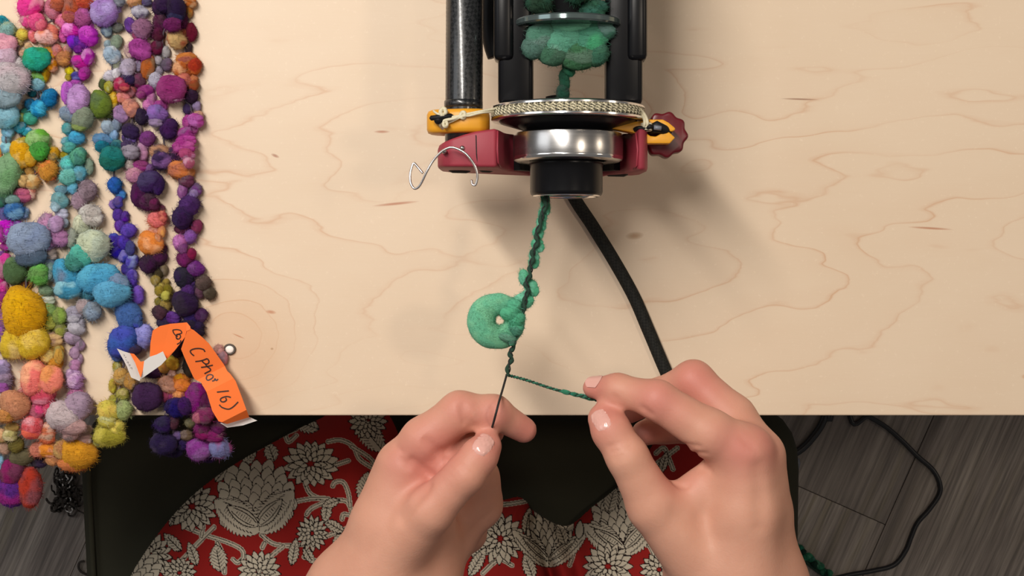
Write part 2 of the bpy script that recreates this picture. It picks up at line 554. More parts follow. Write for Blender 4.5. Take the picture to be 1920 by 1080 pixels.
# ------------------------------------------------------------------ wool puff meshes (shared by every puff)
def puff_mesh(seed, kind):
    r = random.Random(seed)
    bm = bmesh.new()
    bmesh.ops.create_icosphere(bm, subdivisions=4, radius=1.0)
    off = Vector((r.uniform(-50, 50), r.uniform(-50, 50), r.uniform(-50, 50)))
    tw = r.uniform(0, 6.28)
    lobes = []
    for q in range(r.choice((2, 3, 3, 4)) if kind != 'big' else 4):
        lobes.append((Vector((r.uniform(-1, 1), r.uniform(-1, 1), r.uniform(-.6, .6))).normalized() * r.uniform(.20, .34), r.uniform(.68, .80)))
    for vtx in bm.verts:
        p = vtx.co.normalized()
        ex = [0.80]
        for c_, rad in lobes:
            b_ = p.dot(c_); q_ = b_ * b_ - c_.length_squared + rad * rad
            if q_ > 0: ex.append(b_ + math.sqrt(q_))
        k_ = 13.0
        d = math.log(sum(math.exp(k_ * e_) for e_ in ex)) / k_
        d += 0.08 * mnoise.noise(p * 1.3 + off) + 0.04 * mnoise.noise(p * 3.1 + off)
        # roving strands wrapped round the core
        a = math.atan2(p.z, p.x)
        d += 0.022 * math.sin(9 * (p.y + 0.25 * math.sin(a + tw)) * 2 + 2 * a)
        if kind == 'cleft':
            q = p.x * math.cos(tw) + p.y * math.sin(tw) + 0.2 * math.sin(2 * a)
            d -= 0.20 * math.exp(-(q / 0.16) ** 2) * (0.4 + 0.6 * max(0, p.z))
        if kind == 'bean':
            d -= 0.30 * math.exp(-((p.x - 0.95) ** 2 + (p.y * 0.9) ** 2) / 0.22)
        vtx.co = p * d
    # loose fibres
    n = 380 if kind == 'big' else 240
    vl = list(bm.verts)[:]
    for k in range(n):
        b = vl[r.randrange(len(vl))].co.copy()
        nrm = b.normalized()
        tdir = nrm.cross(Vector((r.uniform(-1, 1), r.uniform(-1, 1), r.uniform(-1, 1)))).normalized()
        L = r.uniform(0.08, 0.30) if kind == 'big' else r.uniform(0.12, 0.42)
        w = 0.010 if kind == 'big' else 0.017
        side = nrm.cross(tdir) * w
        p1 = b + (nrm * 0.55 + tdir * 0.7) * L
        p2 = b + (nrm * 0.75 + tdir * 1.5) * L
        q = [bm.verts.new(b - side - nrm * .02), bm.verts.new(b + side - nrm * .02), bm.verts.new(p1 + side * .8), bm.verts.new(p1 - side * .8), bm.verts.new(p2)]
        bm.faces.new((q[0], q[1], q[2], q[3])); bm.faces.new((q[3], q[2], q[4]))
    me = bpy.data.meshes.new('wool_puff')
    bm.to_mesh(me); bm.free()
    me.polygons.foreach_set('use_smooth', [True] * len(me.polygons))
    me.materials.append(M['wool'])
    return me
PUFFS = [puff_mesh(i, k) for i, k in enumerate(['plain', 'cleft', 'plain', 'bean', 'cleft', 'plain', 'bean', 'plain'])]
PUFFBIG = [puff_mesh(50 + i, k) for i, k in enumerate(['big', 'big', 'big'])]

def shift(col, r, amt=0.10):
    import colorsys
    h, s, v_ = colorsys.rgb_to_hsv(*[max(0, min(1, c)) for c in col])
    h = (h + r.uniform(-0.035, 0.035)) % 1.0
    s = max(0, min(1, s * r.uniform(0.6, 1.12))); v_ = max(0, min(1, v_ * r.choice((r.uniform(0.6, .85), r.uniform(1.15, 1.5)))))
    return colorsys.hsv_to_rgb(h, s, v_)

prnd = random.Random(5)
def puff(loc, rx, ry, rz, ang, col, col2=None, parent=None, big=False, name='wool_puff', tilt=True):
    me = prnd.choice(PUFFBIG if big else PUFFS)
    o = bpy.data.objects.new(name, me)
    scene.collection.objects.link(o)
    if parent is not None:
        o.parent = parent
        loc = Vector(loc) - wbase(parent)
    o.location = loc
    o.scale = (rx, ry, rz)
    o.rotation_euler = (prnd.uniform(-.25, .25) if tilt else 0, prnd.uniform(-.25, .25) if tilt else 0, ang)
    o.color = tuple(col) + (1,)
    c2 = col2 if col2 is not None else shift(col, prnd)
    o['tint'] = [float(x) for x in c2]
    return o

# ------------------------------------------------------------------ electric spinning wheel
AZ = TOP + 0.09
SA = pxs(AZ)
AX = (1065 - 960) * SA
DA = CAMZ - AZ
def yw(py, r=0.0): return (540 - py) * (DA - r) / F
def xw(px): return (px - 960) * SA

spin = thing('spinning_wheel', (AX, 0.2, TOP), 'electric spinning wheel with crimson bracket, steel bearing and carbon tube', 'spinning wheel')
# motor housing behind the frame
v, f = box(-0.075, 0.125, 0.285, 0.43, TOP + 0.006, TOP + 0.135)
build_mesh('motor_housing', v, f, M['blackmat'], spin, True, bevel=0.006)
for x in (-0.06, 0.11):
    for y in (0.30, 0.415):
        MB().tube([(x, y, TOP), (x, y, TOP + 0.007)], 0.008, 14).build('rubber_foot', M['blackmat'], spin)
# carbon tube
tx = xw(869)
MB().tube([(xw(869), 0.066, AZ), (xw(870), yw(200), AZ), (xw(874), 0.29, AZ)], 35 * SA, 40).build('support_tube', M['carbon'], spin)
MB().lathe(tx, AZ, [(35.0 * SA, yw(203)), (36.3 * SA, yw(202)), (36.3 * SA, yw(190)), (35.0 * SA, yw(189))], 40).build('tube_collar', M['carbon'], spin)
# amber clamp round the tube
cp = [(800, -3), (801, 3), (806, 7), (820, 9.5), (845, 12), (870, 14), (900, 13.4), (912, 11), (918, 6), (918, -10), (890, -14), (850, -13), (812, -9)]
v, f = prism_y([(xw(x), AZ + z / 1000) for x, z in cp], yw(248, 0.012), yw(203, 0.012))
build_mesh('clamp', v, f, M['yellow'], spin, True, bevel=0.0024)
# crimson front bracket with an open cradle
pr = [(820, -38), (820, -4), (823, 5), (832, 10.5), (848, 13.5), (872, 14.3), (893, 14.6), (931, 15), (937, 9), (946, -5), (955, -14)]
poly = [(xw(x), AZ + z / 1000) for x, z in pr]
for k in range(0, 13):
    a = math.radians(208 + (332 - 208) * k / 12)
    poly.append((AX + 0.0322 * math.cos(a), AZ + 0.0322 * math.sin(a)))
poly += [(xw(x), AZ + z / 1000) for x, z in [(1175, -14), (1183, -5), (1190, 9), (1194, 14), (1206, 12), (1212, 7), (1214, -2), (1214, -36), (1200, -47), (1150, -49), (900, -49), (836, -47)]]
v, f = prism_y(poly, 0.058, 0.0775)
n = len(poly)
vv = []
for i, (x, y, z) in enumerate(v):
    if i < n:   # front
        y = 0.0598 - 0.0018 * (x - xw(820)) / (xw(1214) - xw(820))
        if z < AZ - 0.03: y += 0.0012
    else:
        k = max(0.0, min(1.0, (xw(933) - x) / (xw(933) - xw(820))))
        y = 0.0785 - 0.0078 * k ** 1.6
    vv.append((x, y, z))
br = build_mesh('front_bracket', vv, f, M['crimson'], spin, True, bevel=0.0016, angle=0.35)
# raised seams on the bracket
for px in (893,):
    MB().tube([(xw(px), 0.0762, AZ + 0.0140), (xw(px) + .0002, 0.0745, AZ + 0.0146), (xw(px) + .0004, 0.066, AZ + 0.0146), (xw(px) + .001, 0.0606, AZ + 0.0143), (xw(px) + .001, 0.0597, AZ + 0.0128)], 0.0003, 6).build('seam', M['dark'], br)
MB().tube([(xw(933.5), 0.0772, AZ + 0.0140), (xw(933), 0.068, AZ + 0.0148), (xw(934.5), 0.0618, AZ + 0.0143), (xw(940), 0.0600, AZ + 0.0085)], 0.0005, 6).build('rib', M['crimson'], br)
MB().tube([(xw(1189), 0.0765, AZ + 0.0120), (xw(1192), 0.068, AZ + 0.0132), (xw(1191), 0.0605, AZ + 0.0120), (xw(1186), 0.0590, AZ + 0.0070)], 0.0005, 6).build('rib', M['crimson'], br)
for (xa, xb, zz) in ((838, 880, -0.024), (896, 925, -0.016), (1140, 1185, -0.030)):
    yf_ = 0.0598 - 0.0018 * ((xa + xb) / 2 - 820) / 394
    MB().tube([(xw(xa), yf_ + .0040, AZ + zz), (xw(xa) + .002, yf_ + .0040, AZ + zz), (xw(xb) - .002, yf_ + .0038, AZ + zz), (xw(xb), yf_ + .0038, AZ + zz)], [.0036, 0.0045, .0045, .0036], 16).build('slot', M['dark'], br)
for (px, py) in ((833, 284), (867, 278)):
    p = W(px, py, AZ + 0.013)
    MB().tube([(p.x, p.y, AZ + 0.004), (p.x, p.y, AZ + 0.0145), (p.x, p.y, AZ + 0.0155)], [0.0013, 0.0013, 0.0008], 12).build('screw', M['steel'], br)
# added black liner: stands in for the shadowed gap, darkens the bearing's reflections
ln = []
for k in range(17):
    a = math.radians(212 + 116 * k / 16); ln.append((AX + .0319 * math.cos(a), AZ + .0319 * math.sin(a)))
for k in range(17):
    a = math.radians(328 - 116 * k / 16); ln.append((AX + .0282 * math.cos(a), AZ + .0282 * math.sin(a)))
v, f = prism_y(ln, 0.0600, 0.0770)
build_mesh('bearing_shade_liner', v, f, M['blackmat'], spin, False)
# bearing
rb = 103 * SA
y0, y1 = yw(296, rb), yw(240, rb)
ring = [(rb * .70, y0 + .0006), (rb * .78, y0), (rb * .93, y0), (rb * .985, y0 + .0009), (rb, y0 + .0028), (rb, y1 - .0024), (rb * .985, y1 - .0006), (rb * .93, y1), (rb * .7, y1), ]
be = MB().lathe(AX, AZ, ring, 96).build('bearing', M['steel'], spin, True, None, 0.7)
MB().lathe(AX, AZ, [(rb * .998, y0 + .0027), (rb * 1.002, y0 + .0022), (rb * .999, y0 + .0016), (rb * .985, y0 + .0008)], 96).build('bearing_lip', M['chrome'], be)
# orifice tube
ro = 68 * SA
yo = 0.0462
MB().lathe(AX - 0.0008, AZ, [(ro * .60, yw(230)), (ro * .98, yw(245)), (ro * .98, y0 + .0010), (ro * 1.02, y0 - .0004), (ro * 1.02, y0 - .0016), (ro, y0 - .0022), (ro, yo + .0018), (ro * .985, yo + .0006), (ro * .95, yo),
     (ro * .86, yo - .0003), (ro * .78, yo + .0006), (ro * .74, yo + .004), (ro * .70, yw(235))], 72).build('orifice_tube', M['black'], spin, True, None, 0.7)
MB().lathe(AX - 0.0008, AZ, [(ro * .93, yo - .0001), (ro * .92, yo - .0007), (ro * .82, yo - .0007), (ro * .80, yo + .0004)], 72).build('orifice_ring', M['chrome'], spin)
# whorl: two bright rims, a woven band between, a black cone in front
rw = 144 * SA
ya, yb = yw(213, rw), yw(184, rw)
MB().lathe(AX, AZ, [(rw * .86, yb), (rw * .985, yb), (rw, yb - .0005), (rw, yb - .0014), (rw * .955, yb - .0024), (rw * .94, yb - .004), (rw * .955, ya + .0024), (rw, ya + .0014), (rw, ya + .0005), (rw * .985, ya), (rw * .90, ya - .0001), (rw * .86, ya)], 128).build('whorl', M['chrome'], spin, True, None, 0.8)
MB().lathe(AX, AZ, [(rw * .90, ya - .0002), (rw * .88, ya - .0010), (rw * .60, ya - .0042), (rw * .56, ya - .0056), (rw * .50, ya - .0062), (rw * .2, ya - .0062)], 96).build('whorl_cone', M['black'], spin, True, None, 0.8)
MB().lathe(AX, AZ, [(rw * .2, yb + .0006), (rw * .90, yb + .0006), (rw * .90, yb - .001)], 96).build('whorl_back', M['blackmat'], spin, True, None, 0.8)
# drive band: three turns of woven cord
for k in range(3):
    yy = ya + .0021 + (yb - ya - .0042) * (k + .5) / 3
    pts = [(AX + (rw * .975) * math.cos(a), yy, AZ + (rw * .975) * math.sin(a)) for a in [2 * math.pi * i / 110 for i in range(110)]]
    # twisted plies
    for ply in range(2):
        pl = []
        for i in range(330):
            a = 2 * math.pi * i / 330
            b = a * 75 + ply * math.pi + k * 1.1
            rr_ = rw * .982 + 0.00042 * math.cos(b)
            pl.append((AX + rr_ * math.cos(a), yy + 0.00052 * math.sin(b), AZ + rr_ * math.sin(a)))
        MB().tube(pl, 0.00042, 5, True).build('brake_cord', M['cordcream'] if ply else M['cordband'], spin)
# brake line from whorl to the amber clamp, with its knots
def cord(name, pts, r=0.0006, mat='cordcream', n=8, par=None):
    return MB().tube(smooth_path(pts, n), r, 8).build(name, M[mat], par or spin)
za = AZ + 0.0155
cord('brake_line', [W(936, 203, AZ + .010), W(905, 208, za), W(880, 213, za), W(868, 216, za), W(845, 219, za), W(822, 214, za), W(813, 208, za - .003)])
cord('brake_line', [W(938, 209, AZ + .008), W(905, 211, za), W(880, 217, za), W(868, 218, za + .0006), W(850, 226, za - .001), W(838, 232, za - .003), W(834, 238, za - .006)])
cord('brake_line', [W(868, 216, za), W(852, 222, za), W(834, 226, za), W(826, 234, za - .002), W(832, 242, za - .006)], 0.0008)
for px, py, r_ in ((868, 216, .0021), (831, 210, .0024), (835, 233, .0018)):
    p = W(px, py, za - .0005)
    mbk = MB()
    for q in range(3):
        mbk.tube([p + Vector((math.cos(a) * r_ * .55, math.sin(a) * r_ * (.5 if q else .75), math.sin(a * 2 + q) * r_ * .4)) for a in [2 * math.pi * i / 14 + q for i in range(14)]], r_ * .42, 6, True)
    mbk.build('knot', M['cordcream'], spin)
p = W(826, 221, za)
MB().tube([W(806, 221.5, za - .0006), W(808, 221.5, za - .0004), W(846, 217.5, za - .0004), W(851, 218, za - .0008)], [.0006, .0013, .0013, .0005], 10).build('cord_peg', M['blackmat'], spin)
MB().tube([W(822, 226, AZ + .004), W(822, 224, za + .0006)], .0022, 12).build('cord_peg_post', M['blackmat'], spin)
# amber fork at the right with its crimson knob
zf = AZ + 0.008
fk = [(1125, 237), (1205, 226), (1214, 224), (1243, 224), (1254, 230), (1266, 240), (1266, 244), (1258, 247), (1248, 240), (1236, 233), (1224, 232), (1214, 236), (1209, 243), (1212, 250), (1220, 255), (1230, 256),
      (1240, 250), (1254, 247), (1266, 258), (1256, 269), (1214, 269), (1200, 268), (1194, 250), (1180, 247)]
v, f = prism_z([(W(x, y, zf).x, W(x, y, zf).y) for x, y in fk], zf - 0.009, zf)
build_mesh('tension_fork', v, f, M['yellow'], spin, True, bevel=0.0007)
zk = AZ - 0.003
kc = W(1247, 252, zk); kr = 44 * pxs(zk)
pts = []
for i in range(90):
    a = 2 * math.pi * i / 90
    rr_ = kr * (0.945 + 0.055 * math.cos(9 * a + 0.6))
    pts.append((kc.x + rr_ * math.cos(a), kc.y + rr_ * math.sin(a)))
v, f = prism_z(pts, zk - 0.011, zk)
kb = build_mesh('tension_knob', v, f, M['knobred'], spin, True, bevel=0.0012, angle=1.0)
MB().tube([(kc.x, kc.y, zk - 0.03), (kc.x, kc.y, zk - 0.005)], 0.004, 16).build('knob_shaft', M['steel'], kb)
MB().tube([W(1218, 243, zf - .001), W(1232, 238, zf + .0005), W(1246, 243, zf), W(1258, 248, zf - .002)], [.0024, .0032, .0024, .0012], 10, flat=.7).build('spring_clip', M['blackmat'], spin)
MB().tube([W(1226, 239, zf + .003), W(1240, 240.5, zf + .003)], .0012, 8).build('clip_pin', M['grey'], spin)
cord('brake_line', [W(1196, 203, AZ + .016), W(1205, 210, AZ + .013), W(1212, 222, AZ + .012), W(1214, 232, AZ + .012), W(1212, 240, zf + .002)], .0008)
cord('brake_line', [W(1192, 206, AZ + .016), W(1201, 213, AZ + .013), W(1208, 224, AZ + .012), W(1208, 234, AZ + .012), W(1206, 242, zf + .002)], .0008)
mbk = MB()
for q in range(4):
    c0 = W(1212, 233 + q * 3.5, zf + .002)
    mbk.tube([c0 + Vector((math.cos(a) * .0024, .0003 * math.sin(a), math.sin(a) * .0016)) for a in [2 * math.pi * i / 14 for i in range(14)]], .00055, 6, True)
mbk.build('cord_wrap', M['cordcream'], spin)
cord('hook', [W(1190, 243, zf + .001), W(1198, 240, zf + .003), W(1212, 241, zf + .003), W(1219, 237, zf + .004), W(1222, 240, zf + .002)], .0011, 'blackmat')
# flyer: hub, two blades, sliding yarn guides
def blade(xa, xb, name, par, y_0, y_1, z_0=-.006, z_1=.006):
    v, f = box(min(xw(xa), xw(xb)), max(xw(xa), xw(xb)), y_0, y_1, AZ + z_0, AZ + z_1)
    return build_mesh(name, v, f, M['black'], par, True, bevel=0.0028, angle=0.6)
for (xo, xi, s_) in ((934, 1000, -1), (1204, 1134, 1)):
    b1 = blade(xo, xi, 'flyer_arm', spin, yb + .0004, 0.272)
    b2 = blade(xo - 8 * (1 if s_ < 0 else -1), xo + 30 * (1 if s_ < 0 else -1), 'yarn_guide', b1, yw(117), 0.20, -.008, .008)
    gx = xw(xi)
    MB().tube(smooth_path([(gx, 0.150, AZ), (gx - s_ * .004, 0.150, AZ + .003), (gx - s_ * .005, 0.152, AZ + .006), (gx - s_ * .002, 0.155, AZ + .007)], 6), .0007, 8).build('guide_hook', M['wire'], b2)
MB().tube([(xw(1000), 0.268, AZ), (xw(1134), 0.268, AZ)], 0.006, 16).build('flyer_bridge', M['blackmat'], spin)
MB().tube([(AX, 0.13, AZ), (AX, 0.29, AZ)], 0.005, 20).build('flyer_shaft', M['steel'], spin)
# dark curved stay beside the tube
st = [(926, 106), (918, 80), (914, 40), (916, -20), (918, -120)]
mbs = MB()
mbs.tube(smooth_path([W(x + 4, y, AZ - .03) for x, y in st] + [Vector((xw(925), 0.29, AZ - .03))], 6), .0045, 12)
mbs.build('motor_stay', M['blackmat'], spin)

# bobbin full of green yarn
bob = thing('bobbin', (AX, 0.16, AZ), 'bobbin with shiny rim wound with green yarn inside the flyer', 'bobbin')
rf = 100 * SA
yfl = yw(30, rf)
MB().lathe(AX, AZ, [(.004, yfl - .0012), (rf * .97, yfl - .0016), (rf, yfl - .0008), (rf, yfl + .0012), (rf * .97, yfl + .002), (.004, yfl + .0018)], 96).build('bobbin_flange', M['bobbin'], bob, True, None, .7)
MB().lathe(AX, AZ, [(.006, 0.238), (rf * .97, 0.238), (rf, 0.2395), (rf, 0.241), (.006, 0.242)], 96).build('bobbin_flange', M['bobbin'], bob, True, None, .7)
MB().lathe(AX, AZ, [(.0055, yfl), (.0085, yfl + .001), (.0085, 0.239), (.0055, 0.24)], 40).build('bobbin_core', M['blackmat'], bob)
greens = ['4f8a72', '3f7a5c', '2f5e45', '5b9a80', '2a5a44', '356b4d']
for k in range(34):
    a = 2.4 * k + .3; yy = yfl + .007 + (k / 33) * 0.092
    rr_ = .0135 + .002 * math.sin(k * 1.7)
    puff((AX + rr_ * math.cos(a), yy, AZ + rr_ * math.sin(a)), .0085, .006, .0085, a, hexc(['2c5a45', '244d3a', '386e55'][k % 3]), None, bob)
# coils of loose green wool lying in front of the rim
for (px, py, rx, ry, c) in [(1062, 78, 44, 34, '5d9a82'), (1018, 72, 34, 30, '507f6c'), (1106, 76, 40, 36, '4f8d74'), (1088, 104, 42, 28, '3f6e4c'), (1040, 100, 34, 24, '46735a'), (1122, 104, 24, 22, '3c664c'), (1000, 92, 22, 20, '476f60'), (1062, 52, 48, 14, '6aa38d'), (1130, 60, 24, 18, '4e8270')]:
    p = W(px, py, AZ + .008)
    puff(p, rx * SA, ry * SA, 24 * SA, 0.1, hexc(c), None, bob, True)
for (px, py, rx, ry, c, zz) in [(1055, 176, 15, 20, '1e4d3c', .0), (1058, 150, 10, 22, '24543f', .0), (1066, 128, 12, 18, '2f6a4e', .002)]:
    puff(W(px, py, AZ + zz), rx * SA, ry * SA, rx * SA, 0.05, hexc(c), None, bob)

# silver threading hook leaning on the bracket
hp = [(884, 338, .026), (886, 346, .027), (892, 346, .0275), (895, 332, .028), (893, 318, .0285), (885, 302, .029), (872, 287, .029), (855, 278, .0285), (842, 277, .028), (826, 286, .027), (811, 303, .026), (800, 322, .0255), (790, 343, .024), (783, 352, .023), (776, 353, .022), (770, 343, .0215), (769, 328, .021), (772, 314, .021), (776, 306, .021), (783, 313, .0212), (793, 325, .022)]
hk = MB().tube(smooth_path([W(x, y, AZ + z - 0.008) for x, y, z in hp], 6), 0.00062, 10).build('threading_hook', M['wire'])
tag(hk, 'bent silver wire threading hook resting on the crimson bracket', 'hook')

# woven power cable from under the wheel, over the table edge
cpts = [T(1035, 180, .0037), T(1052, 300, .0037), T(1072, 362, .0037), T(1112, 425, .0037), T(1152, 490, .0037), T(1188, 555, .0037), T(1214, 615, .0037), T(1235, 665, .0037), T(1252, 705, .0037), T(1268, 745, .0037),
        Vector((T(1276, 770).x, EDGE + .001, TOP + .0037)), Vector((T(1280, 779).x, EDGE - .006, TOP - .002)), Vector((T(1282, 780).x, EDGE - .0065, TOP - .03)), Vector((T(1284, 780).x, EDGE + .01, TOP - .12)), Vector((.10, EDGE + .06, .3)), Vector((.12, EDGE + .1, .02)), Vector((.16, EDGE + .16, .0056)), Vector((.3, EDGE + .3, .0056))]
cb = MB().tube(smooth_path(cpts, 10), 0.0036, 14).build('power_cable', M['cable'])
tag(cb, 'thick black woven cable curving from the spinning wheel to the right hand', 'cable')
# ------------------------------------------------------------------ yarn skeins
# every puff: x, y, half width, half height in quarter pixels of the skein's plan, colour, second dye; Q = plan row offset
S_A0 = """
0 15 160 45 35 2f9fb0|0 60 220 65 60 8fb9b5 9fb89a|0 165 262 48 45 e3c95a|0 150 318 35 28 ead897|0 215 355 28 28 e8c39a|0 175 400 30 30 e3b994
0 30 330 85 75 d99bb2|0 45 440 80 85 c7aabd|0 150 540 70 95 b9b2b3|0 60 610 150 130 c0aeb6 b5b0b4|0 30 730 105 85 9db5c2|0 50 870 88 95 77b6cc 8fbfd0
270 5 70 12 50 e0a030|270 50 30 38 50 86bcd4|270 70 230 88 140 7ea47c 6f9a6c|270 30 380 62 70 5f8f6e|270 10 430 35 50 3f7a66|270 90 420 60 38 6e8f8c
270 30 520 52 62 7a6fae|270 50 640 62 66 b53bbd|270 140 635 40 50 9453b5|270 15 690 35 55 c03ab5|270 78 675 36 55 b53bbd|270 45 770 50 36 cf3fb8|270 20 828 32 28 7a3fa5|270 40 920 55 85 d8489f|270 10 1010 32 60 e0489a
540 15 20 38 70 d8489f|540 25 100 60 60 9a2f7f|540 20 220 48 85 b05fc0|540 15 330 45 50 9a4fae|540 25 440 46 70 7a5a95|540 25 580 42 36 b09fc8|540 20 620 60 40 a898c0|540 50 690 66 60 a08aa5|540 30 745 52 42 a55fb0
540 115 880 98 100 c58a68 d09070|540 165 805 50 50 d09088|540 60 955 62 60 d09055|540 90 1050 60 40 d2b56a
810 20 30 52 52 c8a868|810 90 25 60 50 c2b87a|810 40 110 42 60 c8a08a|810 120 100 62 62 6f6430|810 170 190 90 60 6a6248
810 100 300 88 92 8a2060|810 90 440 112 115 9a2a85 5a2a80|810 235 420 85 138 a83a2c|810 5 240 28 62 6aa5c0|810 290 230 50 40 3a2a48
"""
S_A1 = """
0 275 445 90 88 2f9e6a 2fae95|0 365 400 46 46 d9a03c|0 390 485 46 52 d98a1e|0 245 535 32 32 b7bb2c|0 345 560 32 52 d8b32e|0 275 590 50 42 86b84a|0 280 640 46 42 8fc3d3|0 240 690 34 32 1d6f7a|0 370 740 62 66 1276b0|0 305 815 64 64 2a94cf|0 220 780 38 38 1a7db3|0 190 840 38 28 3b7d72|0 165 885 40 38 a9b85c|0 225 895 44 42 4fb39b|0 150 960 52 42 37a7c6|0 205 985 42 32 3fb0c9|0 65 985 46 46 7fbcd6|0 50 1045 34 42 86c0da|0 285 1050 88 66 6fb53f|0 175 1065 62 34 e0b128
270 165 80 78 92 e0a82a|270 225 110 42 62 d9a22a|270 400 70 52 56 dca32c|270 300 45 78 72 4f9b45|270 370 195 72 82 d0913f|270 290 175 42 46 b69548|270 235 200 40 42 c99a55|270 240 280 66 56 d9a867|270 175 275 42 46 e0bb80|270 165 385 60 54 c86b8a|270 240 370 40 50 de9180|270 105 505 78 72 3c6fae|270 195 520 32 42 7ba0c0
"""
S_A1b = """
270 220 720 140 130 8d9db8 7f8fb0|270 240 850 112 62 5a6f87|270 110 950 82 92 4f6b45|270 180 1060 60 32 9a5a3a
540 180 190 142 170 cf9a25 d9a828|540 130 420 110 110 d9b83c|540 245 400 110 120 d9b63a
"""
S_A2 = """
0 235 45 98 76 f0489f|0 215 145 58 62 f25aa0|0 265 160 60 60 f25f9a|0 310 185 42 46 f2788f|0 365 240 76 62 f58f7d|0 255 265 38 52 ef7f80|0 345 285 72 52 f59a7c|0 400 60 62 82 cf7d94|0 465 160 52 52 ee8aa2|0 435 30 60 50 d0694a|0 525 75 56 82 c5623f|0 625 25 66 46 c65a3f|0 520 130 46 46 c06a60|0 620 140 70 72 bd62a6|0 530 235 62 56 d62fae|0 470 270 30 46 e46bb8|0 425 380 46 52 ee9183|0 490 440 56 56 e0a061|0 505 375 36 32 eea79c|0 525 530 32 30 d2b52a|0 515 580 27 30 c0ac3a
"""
S_A3 = """
0 660 270 64 72 b42fb8|0 560 320 46 52 6b3bb5|0 620 340 42 38 7a2fa5|0 595 370 36 32 8a2fa8|0 660 420 52 62 bd2bb4|0 605 470 62 46 d42da8|0 635 545 46 52 b935a5|0 575 575 36 36 4b45a0|0 570 630 46 36 b552b5|0 510 700 46 86 b366c0|0 595 755 80 102 b68bc3|0 510 855 56 56 8fa2bb|0 625 900 76 86 8a9783|0 600 950 52 32 93a860|0 505 960 42 42 56abb0|0 575 1035 62 52 55a9d6|0 495 1060 38 32 5fb0b5
270 520 20 56 38 5fb7b0|270 485 85 32 38 cfc040|270 585 100 64 66 63b092|270 505 150 56 56 6cc3c6|270 600 215 52 62 6cb9d3|270 520 240 72 62 6fb9ad|270 665 170 32 60 8fa592|270 545 335 42 42 6fc0d6|270 465 345 46 38 6cc5d8|270 450 430 56 56 79b4bf|270 415 460 36 42 a5c3cf|270 460 520 42 42 c3c6dc|270 475 590 32 42 b5c3d8|270 350 600 72 76 c995bb|270 410 600 56 56 c5a0cc|270 355 740 62 56 b97fb0|270 440 705 62 66 b57fae|270 385 830 62 46 b3a29c|270 340 910 62 52 93a5bb|270 365 960 42 62 8ba6a0|270 290 985 82 76 6c9b55
540 345 25 46 42 8aa585|540 345 95 56 36 c9d2c0|540 360 170 62 52 8fb06a|540 445 215 56 66 94b354|540 370 265 66 52 b5b95a|540 455 320 42 52 a9ae55|540 385 390 70 52 e3bf8a|540 355 495 64 60 eab03e|540 430 470 42 52 d5a54a|540 410 560 56 52 dfa040|540 440 510 32 62 d8a850|540 265 680 98 116 ef7f78|540 385 685 76 102 f0a066|540 330 800 86 72 df5a72|540 285 925 60 62 e5568c|540 370 905 56 62 d95070|540 235 1030 76 72 e26068|540 360 1060 62 52 e2855f
810 235 10 62 46 e0606a|810 350 35 72 56 e57a55|810 300 130 62 62 e89078|810 370 140 76 56 f0973f|810 450 130 52 62 c08a60|810 400 210 56 42 cc8f60
"""
S_A4 = """
270 660 340 72 76 a993a0|270 590 420 56 62 a88d9e|270 680 540 76 82 bdb5b0|270 610 610 66 76 bcc2aa|270 540 700 46 76 a3aa9f|270 705 775 122 112 b9c5b3 c5cdb0|270 605 840 76 86 5ea58f|270 555 890 72 72 5fa7a3|270 500 980 92 102 4fa4cb|270 740 1010 142 112 54a3cb 5fb0d0|270 860 1050 102 82 5fa0cf
540 510 10 90 70 4d9cc0|540 650 20 72 62 5a9fc0|540 840 40 122 92 5f9ec0
540 630 150 52 62 b9a5a8|540 690 180 72 72 93a5bb|540 555 190 52 52 b0a9bb|540 550 235 46 32 c9c5d2|540 610 270 42 42 b4b0bf|540 570 310 56 42 c0bcc8|540 540 380 52 46 b9a3bd|540 600 430 32 42 b594b4|540 560 490 42 46 c3a0c0|540 590 530 27 36 b898b8|540 560 580 46 42 cf97c4|540 550 640 46 36 c39ac8|540 580 700 66 66 b98abf|540 525 660 32 42 c5a0cc|540 575 800 62 52 d080b0|540 590 900 102 102 ab93a8|540 480 960 112 112 a99095|540 540 1040 102 62 c09a98|540 650 1065 46 42 c0a090
810 530 30 62 42 b08a88|810 610 40 72 52 b8928c|810 590 160 126 112 cf9232 d99a35|810 545 235 98 62 e08a58
"""
